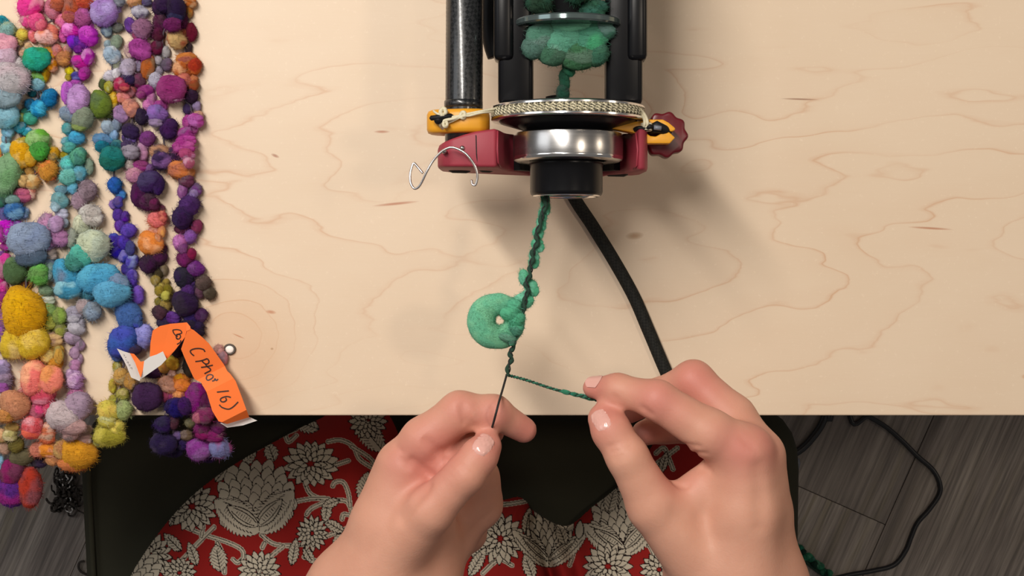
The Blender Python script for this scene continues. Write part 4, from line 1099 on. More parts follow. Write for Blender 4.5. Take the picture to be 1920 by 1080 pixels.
# ------------------------------------------------------------------ person: signed-distance modelling of hands and forearms
class Field:
    def __init__(self, lo, hi, h):
        self.h = h; self.lo = np.array(lo, float)
        n = np.ceil((np.array(hi) - self.lo) / h).astype(int) + 1
        self.n = n
        ax = [self.lo[i] + h * np.arange(n[i]) for i in range(3)]
        self.ax = ax
        self.d = np.full(tuple(n), 0.05, np.float32)
    def _sl(self, lo, hi):
        a = np.clip(np.floor((np.array(lo) - self.lo) / self.h).astype(int), 0, self.n - 1)
        b = np.clip(np.ceil((np.array(hi) - self.lo) / self.h).astype(int) + 1, 1, self.n)
        return tuple(slice(int(x), int(y)) for x, y in zip(a, b))
    def chain(self, pts, k):
        """tapered chain of round cones, smoothly joined to what is there with radius k"""
        P = [np.array(p[0], float) for p in pts]; R = [p[1] for p in pts]
        rm = max(R) + k + 0.008
        lo = np.min(P, axis=0) - rm; hi = np.max(P, axis=0) + rm
        sl = self._sl(lo, hi)
        X = self.ax[0][sl[0]][:, None, None]; Y = self.ax[1][sl[1]][None, :, None]; Z = self.ax[2][sl[2]][None, None, :]
        best = None
        for i in range(len(P) - 1):
            a, b = P[i], P[i + 1]; ab = b - a; L2 = float(ab @ ab)
            t = np.clip(((X - a[0]) * ab[0] + (Y - a[1]) * ab[1] + (Z - a[2]) * ab[2]) / L2, 0, 1)
            d = np.sqrt((X - a[0] - t * ab[0]) ** 2 + (Y - a[1] - t * ab[1]) ** 2 + (Z - a[2] - t * ab[2]) ** 2) - (R[i] + (R[i + 1] - R[i]) * t)
            if best is None: best = d
            else:
                kk = 0.004
                h_ = np.clip(0.5 + 0.5 * (d - best) / kk, 0, 1)
                best = d * (1 - h_) + best * h_ - kk * h_ * (1 - h_)
        cur = self.d[sl]
        h_ = np.clip(0.5 + 0.5 * (best - cur) / k, 0, 1)
        self.d[sl] = best * (1 - h_) + cur * h_ - k * h_ * (1 - h_)
    def crease(self, pts, depth, width):
        P = [np.array(p, float) for p in pts]
        lo = np.min(P, axis=0) - 3 * width; hi = np.max(P, axis=0) + 3 * width
        sl = self._sl(lo, hi)
        X = self.ax[0][sl[0]][:, None, None]; Y = self.ax[1][sl[1]][None, :, None]; Z = self.ax[2][sl[2]][None, None, :]
        dm = None
        for i in range(len(P) - 1):
            a, b = P[i], P[i + 1]; ab = b - a
            t = np.clip(((X - a[0]) * ab[0] + (Y - a[1]) * ab[1] + (Z - a[2]) * ab[2]) / float(ab @ ab), 0, 1)
            d = np.sqrt((X - a[0] - t * ab[0]) ** 2 + (Y - a[1] - t * ab[1]) ** 2 + (Z - a[2] - t * ab[2]) ** 2)
            dm = d if dm is None else np.minimum(dm, d)
        self.d[sl] += (depth * np.exp(-(dm / width) ** 2)).astype(np.float32)
    def top(self, x, y):
        """height of the upper surface above x, y"""
        i = int(round((x - self.lo[0]) / self.h)); j = int(round((y - self.lo[1]) / self.h))
        col = self.d[i, j, :]
        k = np.where(col < 0)[0]
        if len(k) == 0: return None
        k = k[-1]; d0, d1 = col[k], col[min(k + 1, len(col) - 1)]
        return float(self.ax[2][k] + self.h * d0 / (d0 - d1 + 1e-12))
    def fold(self, pts, depth, width, n=6):
        """crease running over the visible surface through plan points"""
        P = []
        for (x0, y0), (x1, y1) in zip(pts, pts[1:]):
            for i in range(n):
                x = x0 + (x1 - x0) * i / n; y = y0 + (y1 - y0) * i / n
                z = TOP + .11
                ok = False
                for it in range(4):
                    w_ = W(x, y, z); t_ = self.top(w_.x, w_.y)
                    if t_ is None: break
                    z = t_; ok = True
                if ok: P.append(tuple(W(x, y, z)))
        if len(P) > 1: self.crease(P, depth, width)
    def mesh(self):
        d = self.d; h = self.h
        ins = d < 0
        nx, ny, nz = d.shape
        corners = [(i, j, k) for i in (0, 1) for j in (0, 1) for k in (0, 1)]
        cnt = np.zeros((nx - 1, ny - 1, nz - 1), np.uint8)
        for (i, j, k) in corners: cnt += ins[i:nx - 1 + i, j:ny - 1 + j, k:nz - 1 + k]
        act = (cnt > 0) & (cnt < 8)
        idx = -np.ones(act.shape, np.int64)
        cells = np.argwhere(act); idx[act] = np.arange(len(cells))
        acc = np.zeros((len(cells), 3)); w = np.zeros(len(cells))
        ci, cj, ck = cells.T
        for axis in range(3):
            for a in (0, 1):
                for b in (0, 1):
                    o0 = [0, 0, 0]; oth = [q for q in range(3) if q != axis]
                    o0[oth[0]] = a; o0[oth[1]] = b; o1 = list(o0); o1[axis] = 1
                    v0 = d[ci + o0[0], cj + o0[1], ck + o0[2]]; v1 = d[ci + o1[0], cj + o1[1], ck + o1[2]]
                    m = (v0 < 0) != (v1 < 0)
                    t = np.where(m, v0 / np.where(m, v0 - v1, 1), 0)
                    p = np.tile(np.array(o0, float), (len(cells), 1)); p[:, axis] += t
                    acc += p * m[:, None]; w += m
        vs = self.lo + (cells + acc / w[:, None]) * h
        faces = []
        for axis in range(3):
            sl0 = [slice(None)] * 3; sl1 = [slice(None)] * 3
            sl0[axis] = slice(0, -1); sl1[axis] = slice(1, None)
            s = ins[tuple(sl0)] != ins[tuple(sl1)]
            e = np.argwhere(s)
            oth = [q for q in range(3) if q != axis]
            ok = (e[:, oth[0]] > 0) & (e[:, oth[1]] > 0) & (e[:, oth[0]] < d.shape[oth[0]] - 1) & (e[:, oth[1]] < d.shape[oth[1]] - 1)
            e = e[ok]
            def cell(da, db):
                c = e.copy(); c[:, oth[0]] -= da; c[:, oth[1]] -= db
                return idx[c[:, 0], c[:, 1], c[:, 2]]
            q = np.stack([cell(1, 1), cell(0, 1), cell(0, 0), cell(1, 0)], 1)
            flip = ins[e[:, 0], e[:, 1], e[:, 2]]
            if axis == 1: flip = ~flip
            q[~flip] = q[~flip][:, ::-1]
            faces.append(q)
        faces = np.concatenate(faces)
        faces = faces[(faces >= 0).all(1)]
        # two relaxation passes take the voxel steps out
        for it in range(2):
            s = np.zeros_like(vs); c = np.zeros(len(vs))
            for a in range(4):
                b = (a + 1) % 4
                np.add.at(s, faces[:, a], vs[faces[:, b]]); np.add.at(c, faces[:, a], 1)
                np.add.at(s, faces[:, b], vs[faces[:, a]]); np.add.at(c, faces[:, b], 1)
            vs = vs * 0.5 + 0.5 * s / np.maximum(c, 1)[:, None]
        return vs, faces

def hp_(px, py, mm, rpx):
    z = TOP + mm / 1000.0
    return (W(px, py, z), rpx * pxs(z))
def chain(F_, lst, k): F_.chain([hp_(*q) for q in lst], k)

allv = []; allf = []; flush = []
def emit(F_, spots):
    vs, fs = F_.mesh()
    n0 = sum(len(a) for a in allv)
    fl = np.zeros(len(vs))
    for (c, r) in spots:
        fl = np.maximum(fl, np.exp(-(np.linalg.norm(vs - np.array(c), axis=1) / r) ** 2))
    allv.append(vs); allf.append(fs + n0); flush.append(fl)

# ---- left hand
L = Field((-0.30, -0.40, TOP - 0.09), (0.028, -0.038, TOP + 0.165), 0.00105)
lw = [(655, 1092, 78, 62), (775, 1088, 85, 62)]
chain(L, [(715, 1088, 88, 78), (735, 985, 92, 66), (760, 880, 96, 50)], .008)                      # back of the hand to the index knuckle
chain(L, [(658, 1098, 76, 66), (712, 985, 84, 48), (748, 890, 86, 44)], .012)
chain(L, [(720, 1095, 60, 74), (765, 985, 55, 55), (790, 930, 60, 48)], .014)
chain(L, [(772, 1090, 72, 68), (800, 1010, 78, 58), (806, 965, 92, 48)], .014)                     # ball of the thumb
chain(L, [(762, 868, 96, 46), (795, 825, 102, 42), (862, 772, 106, 37), (926, 773, 105, 31), (982, 806, 95, 24.5)], .006)   # index
chain(L, [(765, 892, 92, 46), (832, 868, 98, 38), (888, 834, 92, 31), (922, 810, 84, 24)], .0045)  # middle
chain(L, [(790, 930, 62, 46), (895, 893, 62, 38), (905, 950, 58, 33), (850, 985, 62, 28)], .004)   # ring
chain(L, [(790, 985, 46, 44), (880, 950, 44, 36), (878, 1000, 44, 32), (830, 1020, 50, 27)], .004) # little finger
chain(L, [(742, 1030, 95, 62), (806, 957, 112, 44), (872, 889, 118, 36), (899, 855, 116, 33), (914, 836, 112, 27)], .006)   # thumb
chain(L, [(886, 925, 56, 36), (846, 1012, 60, 42), (800, 1085, 68, 56)], .012)   # heel of the hand
# forearm and elbow
we = W(712, 1092, TOP + .078)
L.chain([(W(650, 1100, TOP + .072), .0185), (Vector((-.135, -.24, TOP + .04)), .033), (Vector((-.215, -.36, TOP + .0)), .040)], .014)
L.chain([(W(776, 1096, TOP + .075), .0185), (Vector((-.105, -.245, TOP + .04)), .033), (Vector((-.200, -.365, TOP + .0)), .040)], .014)
L.chain([(W(715, 1100, TOP + .080), .022), (Vector((-.12, -.24, TOP + .05)), .034)], .014)
def lz(px, py, mm): return tuple(W(px, py, TOP + mm / 1000))
L.fold([(868, 762), (874, 785), (890, 803)], .0018, .0018)      # bend of the index finger
L.fold([(862, 770), (872, 795)], .0008, .0012)
L.fold([(772, 865), (790, 880), (815, 898)], .0026, .0022)      # root of the middle finger
L.fold([(752, 862), (768, 878)], .0010, .0015)
L.fold([(800, 828), (820, 845), (838, 850)], .0016, .0022)
for (q0, q1, dp) in (((838, 868), (868, 898), .0006), ((846, 862), (880, 892), .0008), ((856, 858), (888, 884), .0006), ((834, 880), (856, 902), .0005)):
    L.fold([q0, q1], dp, .0009)                                  # thumb knuckle wrinkles
L.fold([(752, 972), (778, 940), (806, 908)], .0022, .0030)
L.fold([(925, 765), (932, 790)], .0010, .0013)
L.fold([(742, 838), (757, 850)], .0007, .0013)
L.fold([(690, 1040), (720, 1000), (735, 960)], .0005, .004)
nailL = [(914, 836, 112), (899, 855, 116)]
emit(L, [(lz(985, 806, 100), .012), (lz(914, 836, 118), .013), (lz(865, 765, 125), .016), (lz(800, 870, 110), .02), (lz(925, 800, 80), .015), (lz(930, 785, 118), .014), (lz(745, 860, 118), .016), (lz(820, 850, 115), .02)])

# ---- right hand
Rr = Field((0.026, -0.40, TOP - 0.09), (0.235, -0.024, TOP + 0.165), 0.00105)
chain(Rr, [(1385, 1090, 92, 80), (1395, 960, 100, 68), (1394, 850, 106, 51)], .008)
chain(Rr, [(1440, 1095, 78, 66), (1434, 960, 84, 50), (1424, 858, 92, 48)], .012)
chain(Rr, [(1322, 1098, 80, 66), (1305, 1010, 84, 66), (1262, 968, 92, 46)], .014)
chain(Rr, [(1390, 1100, 62, 72), (1400, 985, 58, 60), (1412, 900, 62, 48)], .014)
chain(Rr, [(1256, 955, 96, 42), (1312, 918, 96, 36), (1368, 872, 98, 40)], .008)                   # web
chain(Rr, [(1392, 846, 106, 50), (1330, 812, 110, 44), (1232, 750, 110, 36), (1158, 730, 100, 28), (1113, 727, 92, 20.5)], .006)  # index
chain(Rr, [(1418, 850, 90, 48), (1372, 785, 86, 44), (1300, 714, 80, 37), (1232, 742, 66, 30), (1180, 770, 66, 24)], .0045)     # middle
chain(Rr, [(1420, 890, 68, 46), (1330, 800, 52, 36), (1245, 800, 46, 30), (1208, 812, 54, 24)], .004)
chain(Rr, [(1425, 935, 50, 44), (1370, 860, 34, 34), (1340, 905, 30, 30), (1350, 950, 40, 26)], .004)
chain(Rr, [(1312, 1050, 92, 66), (1226, 948, 102, 49), (1176, 856, 108, 38), (1146, 808, 106, 35), (1131, 785, 101, 29)], .006)   # thumb
Rr.chain([(W(1325, 1105, TOP + .076), .0190), (Vector((.135, -.26, TOP + .04)), .033), (Vector((.175, -.37, TOP + .0)), .039)], .014)
Rr.chain([(W(1440, 1105, TOP + .076), .0190), (Vector((.155, -.26, TOP + .04)), .033), (Vector((.190, -.37, TOP + .0)), .039)], .014)
Rr.chain([(W(1385, 1100, TOP + .086), .022), (Vector((.145, -.26, TOP + .05)), .034)], .014)
for (q0, q1, dp) in (((1278, 832), (1318, 838), .0010), ((1280, 846), (1330, 852), .0016), ((1286, 862), (1326, 868), .0012), ((1290, 874), (1340, 884), .0018), ((1284, 838), (1300, 842), .0008)):
    Rr.fold([q0, q1], dp, .0012)                                 # folds in the web
Rr.fold([(1256, 902), (1276, 912), (1290, 912)], .0014, .0013)
for (q0, q1, dp) in (((1140, 838), (1186, 826), .0007), ((1146, 848), (1190, 836), .0009), ((1150, 858), (1186, 850), .0006), ((1156, 866), (1182, 860), .0005)):
    Rr.fold([q0, q1], dp, .0009)                                 # thumb knuckle
Rr.fold([(1205, 765), (1222, 778)], .0012, .0016)
Rr.fold([(1425, 985), (1424, 920), (1420, 870)], .0012, .0045)   # between the knuckle tendons
Rr.fold([(1265, 965), (1300, 985), (1330, 1020)], .0008, .005)
Rr.fold([(1150, 742), (1160, 748)], .0006, .0012)
for q in range(3):
    Rr.fold([(1390 + 10 * q, 822 + 5 * q), (1402 + 10 * q, 838 + 7 * q)], .0004, .0012)
emit(Rr, [(lz(1115, 727, 97), .013), (lz(1131, 785, 108), .014), (lz(1232, 748, 125), .018), (lz(1395, 840, 125), .016), (lz(1215, 812, 70), .02), (lz(1300, 712, 95), .02), (lz(1430, 830, 110), .014), (lz(1275, 880, 110), .012)])

V = np.concatenate(allv); Fq = np.concatenate(allf); FL = np.concatenate(flush)
person = thing('person', (0.0, -0.36, SZ), 'person in a red printed skirt plying yarn with both hands', 'person')
def np_mesh(name, V, Fq, mat, parent):
    me = bpy.data.meshes.new(name)
    me.vertices.add(len(V)); me.vertices.foreach_set('co', V.astype(np.float32).ravel())
    k = Fq.shape[1]
    me.loops.add(len(Fq) * k); me.loops.foreach_set('vertex_index', Fq.astype(np.int32).ravel())
    me.polygons.add(len(Fq)); me.polygons.foreach_set('loop_start', np.arange(0, len(Fq) * k, k, dtype=np.int32))
    me.polygons.foreach_set('use_smooth', np.ones(len(Fq), bool))
    me.update(calc_edges=True); me.validate()
    me.materials.append(mat)
    o = bpy.data.objects.new(name, me); scene.collection.objects.link(o)
    o.parent = parent; o.location = -wbase(parent)
    return o
body = np_mesh('body', V, Fq, M['skin'], person)
at_ = body.data.attributes.new('flush', 'FLOAT', 'POINT'); at_.data.foreach_set('value', FL.astype(np.float32))

# nails: thin plates that follow the fingertips
def nail(F_, cx, cy, ax_, ay_, length, width, hgt=1.0):
    n_ = math.hypot(ax_, ay_); ax_ /= n_; ay_ /= n_
    NU = NV = 16; vs = []; fs = []
    for i in range(NU + 1):
        for j in range(NV + 1):
            u = i / NU * 2 - 1; w = j / NV * 2 - 1
            uu = u * math.sqrt(1 - .36 * w * w); ww = w * math.sqrt(1 - .30 * u * u)
            px = cx + ax_ * uu * length / 2 - ay_ * ww * width / 2
            py = cy + ay_ * uu * length / 2 + ax_ * ww * width / 2
            z = TOP + .11
            for it in range(4):
                p = W(px, py, z); t_ = F_.top(p.x, p.y)
                if t_ is None: t_ = z
                z = t_
            vs.append([px, py, z, max(abs(u), abs(w)), u])
    a = np.array(vs); zg = a[:, 2].reshape(NU + 1, NV + 1)
    for it in range(3):
        zp = np.pad(zg, 1, mode='edge'); zg = (zp[:-2, 1:-1] + zp[2:, 1:-1] + zp[1:-1, :-2] + zp[1:-1, 2:] + 2 * zg) / 6
    zg = np.maximum(zg, a[:, 2].reshape(NU + 1, NV + 1))
    out = []
    for (px, py, z, e_, u), z2 in zip(vs, zg.ravel()):
        lift = hgt * (.0007 * (1 - e_ ** 4) + .0004 * max(0, u) ** 2) - .0002 * (e_ ** 4)
        out.append(W(px, py, float(z2) + lift))
    for i in range(NU):
        for j in range(NV):
            q_ = i * (NV + 1) + j
            fs.append((q_, q_ + 1, q_ + NV + 2, q_ + NV + 1))
    n0 = len(out)
    out += [p - Vector((0, 0, .0006)) for p in out]
    fs += [tuple(n0 + q_ for q_ in reversed(f_)) for f_ in fs]
    rg = [j for j in range(NV + 1)] + [i * (NV + 1) + NV for i in range(1, NU + 1)] + [NU * (NV + 1) + j for j in range(NV - 1, -1, -1)] + [i * (NV + 1) for i in range(NU - 1, 0, -1)]
    for q_ in range(len(rg)):
        a_, b_ = rg[q_], rg[(q_ + 1) % len(rg)]
        fs.append((a_, b_, b_ + n0, a_ + n0))
    return build_mesh('fingernail', out, fs, M['nail'], body, True, None, .9)
nail(L, 906, 834, .62, -.78, 42, 34)
nail(Rr, 1127, 788, -.50, -.86, 40, 32, .5)
def nail_round(a, b, r0, r1, up, length, half, setback):
    """plate on the taper of radius r0..r1 about the line a -> b (b towards the tip)"""
    a = Vector(a); b = Vector(b); ax_ = (b - a).normalized(); up = Vector(up); up = (up - ax_ * up.dot(ax_)).normalized(); sd = ax_.cross(up)
    vs = []; fs = []; NU, NV = 12, 10
    for i in range(NU + 1):
        for j in range(NV + 1):
            u = i / NU; w = (j / NV - .5) * 2
            er = 0.22 * w * w; along = (er + u * (1 - 2 * er)) * length
            t_ = 1 - (length - along - setback) / (b - a).length
            rr_ = r0 + (r1 - r0) * min(t_, 1.0)
            if t_ > 1: rr_ = math.sqrt(max(rr_ * rr_ - ((t_ - 1) * (b - a).length) ** 2 * .8, 1e-8))
            rr_ += .0004
            vs.append(b - ax_ * (length - along - setback) + up * (math.cos(w * half) * rr_) + sd * (math.sin(w * half) * rr_))
    for i in range(NU):
        for j in range(NV):
            q_ = i * (NV + 1) + j
            fs.append((q_, q_ + 1, q_ + NV + 2, q_ + NV + 1))
    n0 = len(vs); vs += [p - up * .0007 for p in vs]; fs += [tuple(n0 + q_ for q_ in reversed(f_)) for f_ in fs]
    return build_mesh('fingernail', vs, fs, M['nail'], body, True, None, .9)
nail_round(lz(1158, 730, 100), lz(1113, 727, 92), 28 * pxs(TOP + .100), 20.5 * pxs(TOP + .092), (-.1, .9, 1), .0095, .70, .0024)

# ------------------------------------------------------------------ skirt with its block print
ST = 1.25
GX = np.arange(190, 1470, ST); GY = np.arange(735, 1185, ST)
H_, W_ = len(GY), len(GX)
PX, PY = np.meshgrid(GX, GY)
RED = np.array(hexc('a3231f')); CREAM = np.array(hexc('d9cdb6')); INK = np.array(hexc('1d1614'))
img = np.tile(RED, (H_, W_, 1))
def paint(mask_fill, mask_line, x0, y0):
    sub = img[y0:y0 + mask_fill.shape[0], x0:x0 + mask_fill.shape[1]]
    sub[mask_line] = INK; sub[mask_fill] = CREAM
def window(x0, x1, y0, y1):
    i0 = max(0, int((x0 - GX[0]) / ST)); i1 = min(W_, int((x1 - GX[0]) / ST) + 2)
    j0 = max(0, int((y0 - GY[0]) / ST)); j1 = min(H_, int((y1 - GY[0]) / ST) + 2)
    if i1 <= i0 or j1 <= j0: return None
    return i0, j0, PX[j0:j1, i0:i1], PY[j0:j1, i0:i1]
def leaf(bx, by, ang, length, width, serr=0.0, vein=False, line=1.7, halo=0.0, inner=None):
    """pointed leaf growing from (bx, by) at ang (degrees, 0 = right, 90 = up)"""
    line = line * 1.3
    a = math.radians(ang); dx, dy = math.cos(a), -math.sin(a)
    cx, cy = bx + dx * length / 2, by + dy * length / 2
    R_ = length / 2 + width + 4
    w = window(cx - R_, cx + R_, cy - R_, cy + R_)
    if w is None: return
    i0, j0, X, Y = w
    t = ((X - bx) * dx + (Y - by) * dy) / length; s = (X - bx) * (-dy) + (Y - by) * dx
    tt_ = np.clip(t, 0, 1)
    hw = width / 2 * np.sin(np.pi * tt_ ** 0.85) ** 0.75
    if serr: hw = hw * (1 - serr * ((tt_ * (length / 7.0)) % 1.0))
    fill = (np.abs(s) < hw) & (t > 0) & (t < 1)
    out = (np.abs(s) < hw + line) & (t > -line / length) & (t < 1 + line / length)
    if halo:
        ho = (np.abs(s) < hw + line + halo) & (t > -.05) & (t < 1.05)
        sub = img[j0:j0 + X.shape[0], i0:i0 + X.shape[1]]; sub[ho] = CREAM
    paint(fill, out, i0, j0)
    sub = img[j0:j0 + X.shape[0], i0:i0 + X.shape[1]]
    if vein:
        sub[fill & (np.abs(s) < .8) & (t < .8)] = INK
        sub[fill & (np.abs(s) < hw * .8) & (((t * length - np.abs(s) * .8) % 6.5) < 1.3) & (np.abs(s) > .8)] = INK
    if inner:
        hi = inner * hw
        ed = fill & (np.abs(np.abs(s) - hi) < .9) & (t > .08) & (t < .85)
        sub[ed] = INK
        sub[fill & (np.abs(s) < hi * .55) & ((t * length) % 5 < 1.2) & (t > .2) & (t < .75)] = INK
def stroke(pts, width, line=1.3):
    pts = [(p.x, p.y) for p in smooth_path([Vector((x, y, 0)) for x, y in pts], 10)]
    xs = [p[0] for p in pts]; ys = [p[1] for p in pts]
    w = window(min(xs) - 9, max(xs) + 9, min(ys) - 9, max(ys) + 9)
    if w is None: return
    i0, j0, X, Y = w
    dm = np.full(X.shape, 1e9)
    for (ax_, ay_), (bx, by) in zip(pts, pts[1:]):
        ex, ey = bx - ax_, by - ay_; L2 = ex * ex + ey * ey + 1e-9
        t = np.clip(((X - ax_) * ex + (Y - ay_) * ey) / L2, 0, 1)
        dm = np.minimum(dm, np.hypot(X - ax_ - t * ex, Y - ay_ - t * ey))
    sub = img[j0:j0 + X.shape[0], i0:i0 + X.shape[1]]
    sub[dm < width / 2 + line + 1.6] = CREAM
    sub[dm < width / 2 + line] = INK
    sub[dm < width / 2] = CREAM
def curl(cx, cy, r, a0, sgn=1, width=4.0):
    pts = []
    for i in range(12):
        t = i / 11; a = math.radians(a0) + sgn * t * 4.4; rr_ = r * (1 - .75 * t)
        pts.append((cx + rr_ * math.cos(a), cy - rr_ * math.sin(a)))
    stroke(pts, width, 1.0)
def mum(cx, cy, rx, ry, tilt=0, rings=4):
    """many-petalled round flower"""
    for k in range(rings):
        f_ = 1 - k / rings * .85
        n_ = max(6, int(13 * f_ + 3))
        for i in range(n_):
            a = 360 * i / n_ + k * 11 + tilt
            ex = math.cos(math.radians(a)); ey = math.sin(math.radians(a))
            L_ = math.hypot(rx * ex, ry * ey) * f_
            st_ = .38 * L_
            leaf(cx + ex * st_, cy - ey * st_, a, L_ * .68, max(6.5, 14.5 * f_ * (rx / 48)), line=1.4)
def artichoke(bx, by, ang, w, h):
    """scaly bud between two saw-edged leaves"""
    a = math.radians(ang); dx, dy = math.cos(a), -math.sin(a); nx, ny = -dy, dx
    rows = 7
    for r_ in range(rows - 1, -1, -1):
        t = .22 + .70 * r_ / (rows - 1)
        half = w * .40 * math.sqrt(max(.05, 1 - ((t - .42) / .60) ** 2))
        n_ = max(2, int(round(half * 2 / (w * .115))))
        for i in range(n_):
            s_ = (i - (n_ - 1) / 2) / max(1, (n_ - 1) / 2 + .35) * half
            if r_ % 2: s_ += w * .035
            sx, sy = bx + dx * (t * h - h * .08) + nx * s_, by + dy * (t * h - h * .08) + ny * s_
            leaf(sx, sy, ang - s_ / half * 28 if half > 1 else ang, h * .22, w * .135, line=1.3)
    for sg in (1, -1):
        leaf(bx, by, ang + sg * 28, h * .62, w * .20, .35, line=1.5)
    for sg in (1, -1):
        for q in range(4):
            leaf(bx + nx * sg * w * .02 * q, by + ny * sg * w * .02 * q, ang + sg * (-47 - 0 * q), h * (.80 - .08 * q), w * (.40 - .1 * q) if q == 0 else w * .22, .22 if q == 0 else 0, line=1.4, inner=.55 if q == 0 else None)
            if q == 0: break
        leaf(bx + dx * h * .10 - nx * sg * 0, by + dy * h * .10, ang + sg * -50, h * .52, w * .16, line=1.5, inner=.6)
# tangled vines first, flowers over them
def K(x, y): return (200 + x / 3.375, 760 + y / 3.375)
for pts in ([(1250, 470), (1290, 560), (1400, 600), (1520, 610), (1560, 720)], [(1430, 510), (1450, 485), (1500, 490), (1530, 560), (1540, 640)], [(1190, 610), (1300, 590), (1400, 590)], [(1265, 690), (1300, 650), (1400, 605)],
            [(500, 770), (620, 820), (760, 865), (850, 910), (865, 960), (830, 995), (800, 975)], [(680, 770), (600, 850), (470, 985)], [(600, 830), (610, 760), (590, 745)], [(700, 870), (740, 960), (745, 1060)], [(980, 820), (1070, 880), (1240, 880), (1400, 825), (1540, 770)],
            [(1000, 870), (985, 900)], [(1120, 890), (1020, 975), (960, 1060)], [(1400, 230), (1480, 220), (1560, 260), (1600, 340), (1690, 400)], [(1550, 260), (1660, 330), (1700, 380)], [(1440, 380), (1530, 350)], [(940, 280), (1080, 200), (1200, 150)], [(1130, 180), (1150, 230), (1200, 190)], [(1560, 700), (1500, 690), (1490, 720)],
            [(1640, 650), (1720, 800), (1690, 1000)], [(1250, 960), (1400, 1000), (1550, 960)]):
    stroke([K(x, y) for x, y in pts], 3.6)
for pts in ([(905, 960), (925, 948), (955, 945), (985, 940)], [(905, 1075), (935, 1050), (960, 1060)], [(1060, 1000), (1075, 1030), (1068, 1060)], [(1190, 1000), (1215, 1020), (1230, 1050)], [(1230, 850), (1245, 840), (1255, 862), (1262, 880)], [(1230, 870), (1250, 855), (1270, 840)], [(820, 930), (850, 990), (830, 1080)]):
    stroke(pts, 3.6)
for (x, y, a, l, w_) in ((1060, 350, 110, 120, 95), (1340, 150, 160, 190, 110), (470, 920, 135, 150, 80), (570, 1010, 110, 150, 70), (720, 1050, 100, 170, 120), (1170, 1010, 80, 170, 70), (1500, 800, 150, 150, 70), (1500, 820, 220, 90, 60), (1400, 620, 260, 120, 70), (1470, 600, 200, 110, 60), (1620, 610, 80, 190, 120), (1750, 290, 130, 280, 150), (860, 380, 45, 120, 60), (690, 480, 50, 110, 60), (400, 760, 60, 120, 50), (1700, 520, 40, 160, 90), (1380, 960, 40, 140, 60), (1600, 960, 60, 200, 90), (1750, 700, 70, 200, 90), (1250, 900, 300, 120, 60)):
    p = K(x, y); leaf(p[0], p[1], a, l / 3.375, w_ / 3.375, .3, True, 1.5)
p = K(1290, 370); mum(p[0], p[1], 50, 40, 10)
p = K(540, 640); mum(p[0], p[1], 46, 44, 0)
p = K(1300, 810); mum(p[0], p[1], 27, 32, 25, 3)
p = K(460, 1060); mum(p[0], p[1], 30, 26, 5, 3)
p = K(965, 1050); mum(p[0], p[1], 38, 36, 15, 3)
p = K(270, 950); mum(p[0], p[1], 40, 42, 40, 4)
p = K(960, 805); artichoke(p[0], p[1], 97, 158, 128)
p = K(60, 1200); artichoke(p[0], p[1], 60, 120, 100)
mum(938, 1010, 44, 46, 20, 4)
leaf(905, 1050, 130, 62, 26, .3, True); leaf(880, 1080, 60, 60, 24, .3, True)
leaf(985, 1000, 80, 48, 20, .3, True); artichoke(1028, 1062, 88, 84, 120); leaf(1000, 1085, 110, 48, 26, .3, True)
artichoke(1172, 1040, 98, 116, 125); mum(1140, 1062, 44, 42, 0, 4); leaf(1060, 1020, 110, 40, 24, .3, True); leaf(1085, 1010, 85, 34, 14); mum(1236, 1068, 34, 30, 10, 3)
leaf(1140, 960, 75, 50, 30, .3, True); leaf(1240, 885, 75, 38, 16, .3, True); leaf(1330, 860, 100, 60, 26, .3, True); mum(1380, 960, 45, 45, 0, 4)
for (x_, y_, r_) in ((290, 1135, 34), (400, 1140, 40), (540, 1140, 42), (650, 1125, 36), (780, 1120, 40), (870, 1140, 36), (965, 1145, 40), (1080, 1140, 42), (1190, 1145, 40), (1300, 1130, 42), (1400, 1120, 38), (1320, 1010, 40), (1310, 920, 34)):
    leaf(x_ - r_, y_ + 8, 200, 34, 16, .3, True); leaf(x_ + r_, y_ - 6, 30, 36, 16, .3, True)
    mum(x_, y_, r_, r_ * .92, x_ % 40, 4)
mum(720, 1000, 44, 40, 0, 4); mum(760, 880, 40, 40, 0, 4); mum(690, 790, 34, 30, 0, 3)
SKP = [(190, 1190), (243, 1082), (270, 1037), (310, 982), (352, 936), (402, 895), (452, 862), (510, 830), (560, 803), (602, 783), (640, 762), (690, 755), (722, 768), (742, 800), (762, 850), (800, 900), (860, 926), (930, 938), (970, 931), (988, 940), (1002, 958), (1060, 986), (1110, 950), (1160, 910), (1200, 868), (1238, 815), (1290, 782), (1350, 776), (1400, 800), (1430, 880), (1450, 1000), (1458, 1190)]
sk = [(p.x, p.y) for p in smooth_path([Vector((x, y, 0)) for x, y in SKP], 4)]
def inside(poly, X, Y):
    c = np.zeros(X.shape, bool); j = len(poly) - 1
    for i in range(len(poly)):
        xi, yi = poly[i]; xj, yj = poly[j]
        m = ((yi > Y) != (yj > Y)) & (X < (xj - xi) * (Y - yi) / (yj - yi + 1e-12) + xi)
        c ^= m; j = i
    return c
msk = inside(sk, PX, PY)
dist = np.full(PX.shape, 1e9, np.float32)
for (ax_, ay_), (bx, by) in zip(sk, sk[1:]):
    ex, ey = bx - ax_, by - ay_; L2 = ex * ex + ey * ey + 1e-9
    t = np.clip(((PX - ax_) * ex + (PY - ay_) * ey) / L2, 0, 1)
    dist = np.minimum(dist, np.hypot(PX - ax_ - t * ex, PY - ay_ - t * ey))
def segd(ax_, ay_, bx, by):
    ex, ey = bx - ax_, by - ay_; L2 = ex * ex + ey * ey
    t = np.clip(((PX - ax_) * ex + (PY - ay_) * ey) / L2, 0, 1)
    return np.hypot(PX - ax_ - t * ex, PY - ay_ - t * ey)
zz = SZ + 0.016 + 0.088 * (1 - np.exp(-dist / 48.0))
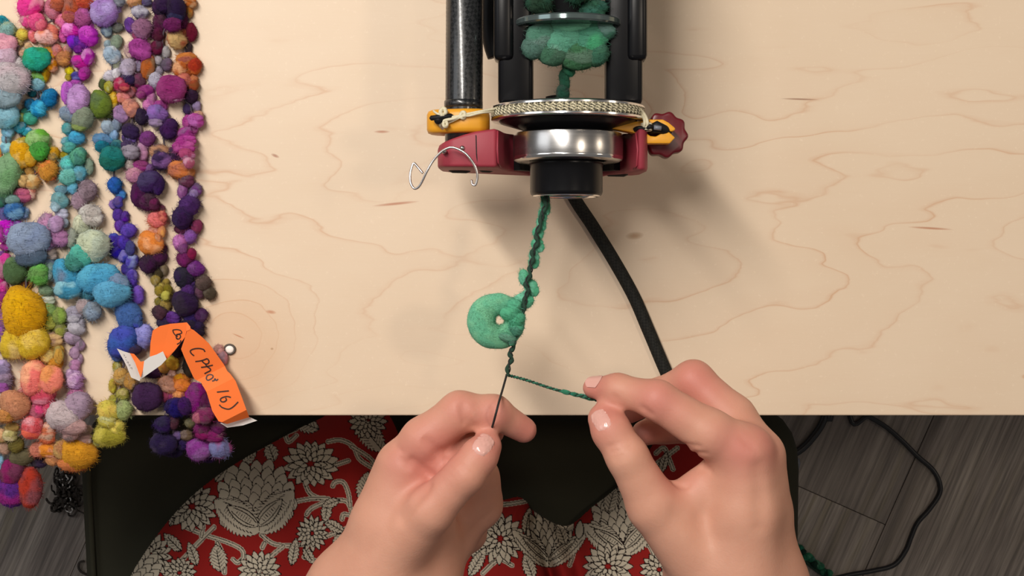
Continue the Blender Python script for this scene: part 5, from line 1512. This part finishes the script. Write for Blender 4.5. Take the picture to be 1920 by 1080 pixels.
zz -= 0.030 * np.exp(-(segd(1000, 985, 1045, 1120) / 16) ** 2) + 0.016 * np.exp(-(segd(1062, 985, 1100, 1120) / 22) ** 2)
zz += 0.006 * np.exp(-(segd(985, 950, 1020, 1090) / 12) ** 2)
zz -= 0.010 * np.exp(-(segd(330, 1190, 520, 930) / 40) ** 2) * .4
zz += 0.0025 * np.sin(PX * .021 + PY * .034) * (1 - np.exp(-dist / 40))
zz = np.maximum(zz, SZ + 0.010)
S = (CAMZ - zz) / F
VX = (PX - 960) * S; VY = (540 - PY) * S
vid = -np.ones(msk.shape, np.int64); vid[msk] = np.arange(msk.sum())
verts = np.stack([VX[msk], VY[msk], zz[msk]], 1)
q = np.stack([vid[:-1, :-1], vid[1:, :-1], vid[1:, 1:], vid[:-1, 1:]], -1).reshape(-1, 4)
q = q[(q >= 0).all(1)]
skirt = np_mesh('skirt', verts, q, M['skirt'], person)
skirt['label'] = 'red cotton skirt block-printed with cream flowers'
ca = skirt.data.attributes.new('print', 'FLOAT_COLOR', 'POINT')
ca.data.foreach_set('color', np.concatenate([img[msk], np.ones((int(msk.sum()), 1))], 1).astype(np.float32).ravel())

# ------------------------------------------------------------------ navy top: trunk, sleeves and a fold of hem on the lap
Tt = Field((-0.33, -0.66, SZ - 0.01), (0.30, -0.10, 1.14), 0.006)
Tt.chain([(Vector((-.09, -.50, SZ + .155)), .12), (Vector((-.08, -.50, .80)), .115), (Vector((-.10, -.51, 1.02)), .085)], .05)
Tt.chain([(Vector((.09, -.50, SZ + .155)), .12), (Vector((.08, -.50, .80)), .115), (Vector((.10, -.51, 1.02)), .085)], .05)
Tt.chain([(Vector((-.14, -.50, 1.04)), .06), (Vector((.14, -.50, 1.04)), .06)], .05)
Tt.chain([(Vector((-.17, -.50, 1.02)), .065), (Vector((-.225, -.44, .86)), .055), (Vector((-.205, -.345, TOP + .005)), .053)], .03)
Tt.chain([(Vector((.17, -.50, 1.02)), .065), (Vector((.215, -.44, .86)), .055), (Vector((.180, -.352, TOP + .005)), .053)], .03)
Tt.chain([(Vector((-.13, -.42, SZ + .13)), .030), (W(570, 1190, .578), .016), (W(548, 1112, .572), .012)], .02)
Tt.chain([(Vector((-.08, -.42, SZ + .13)), .030), (W(640, 1190, .578), .016), (W(600, 1122, .572), .011)], .02)
Tt.chain([(Vector((-.02, -.42, SZ + .13)), .030), (W(760, 1200, .578), .016), (W(690, 1150, .572), .011)], .02)
vs_, fs_ = Tt.mesh()
np_mesh('top', vs_, fs_, M['navy'], person)['label'] = 'dark navy knitted top'
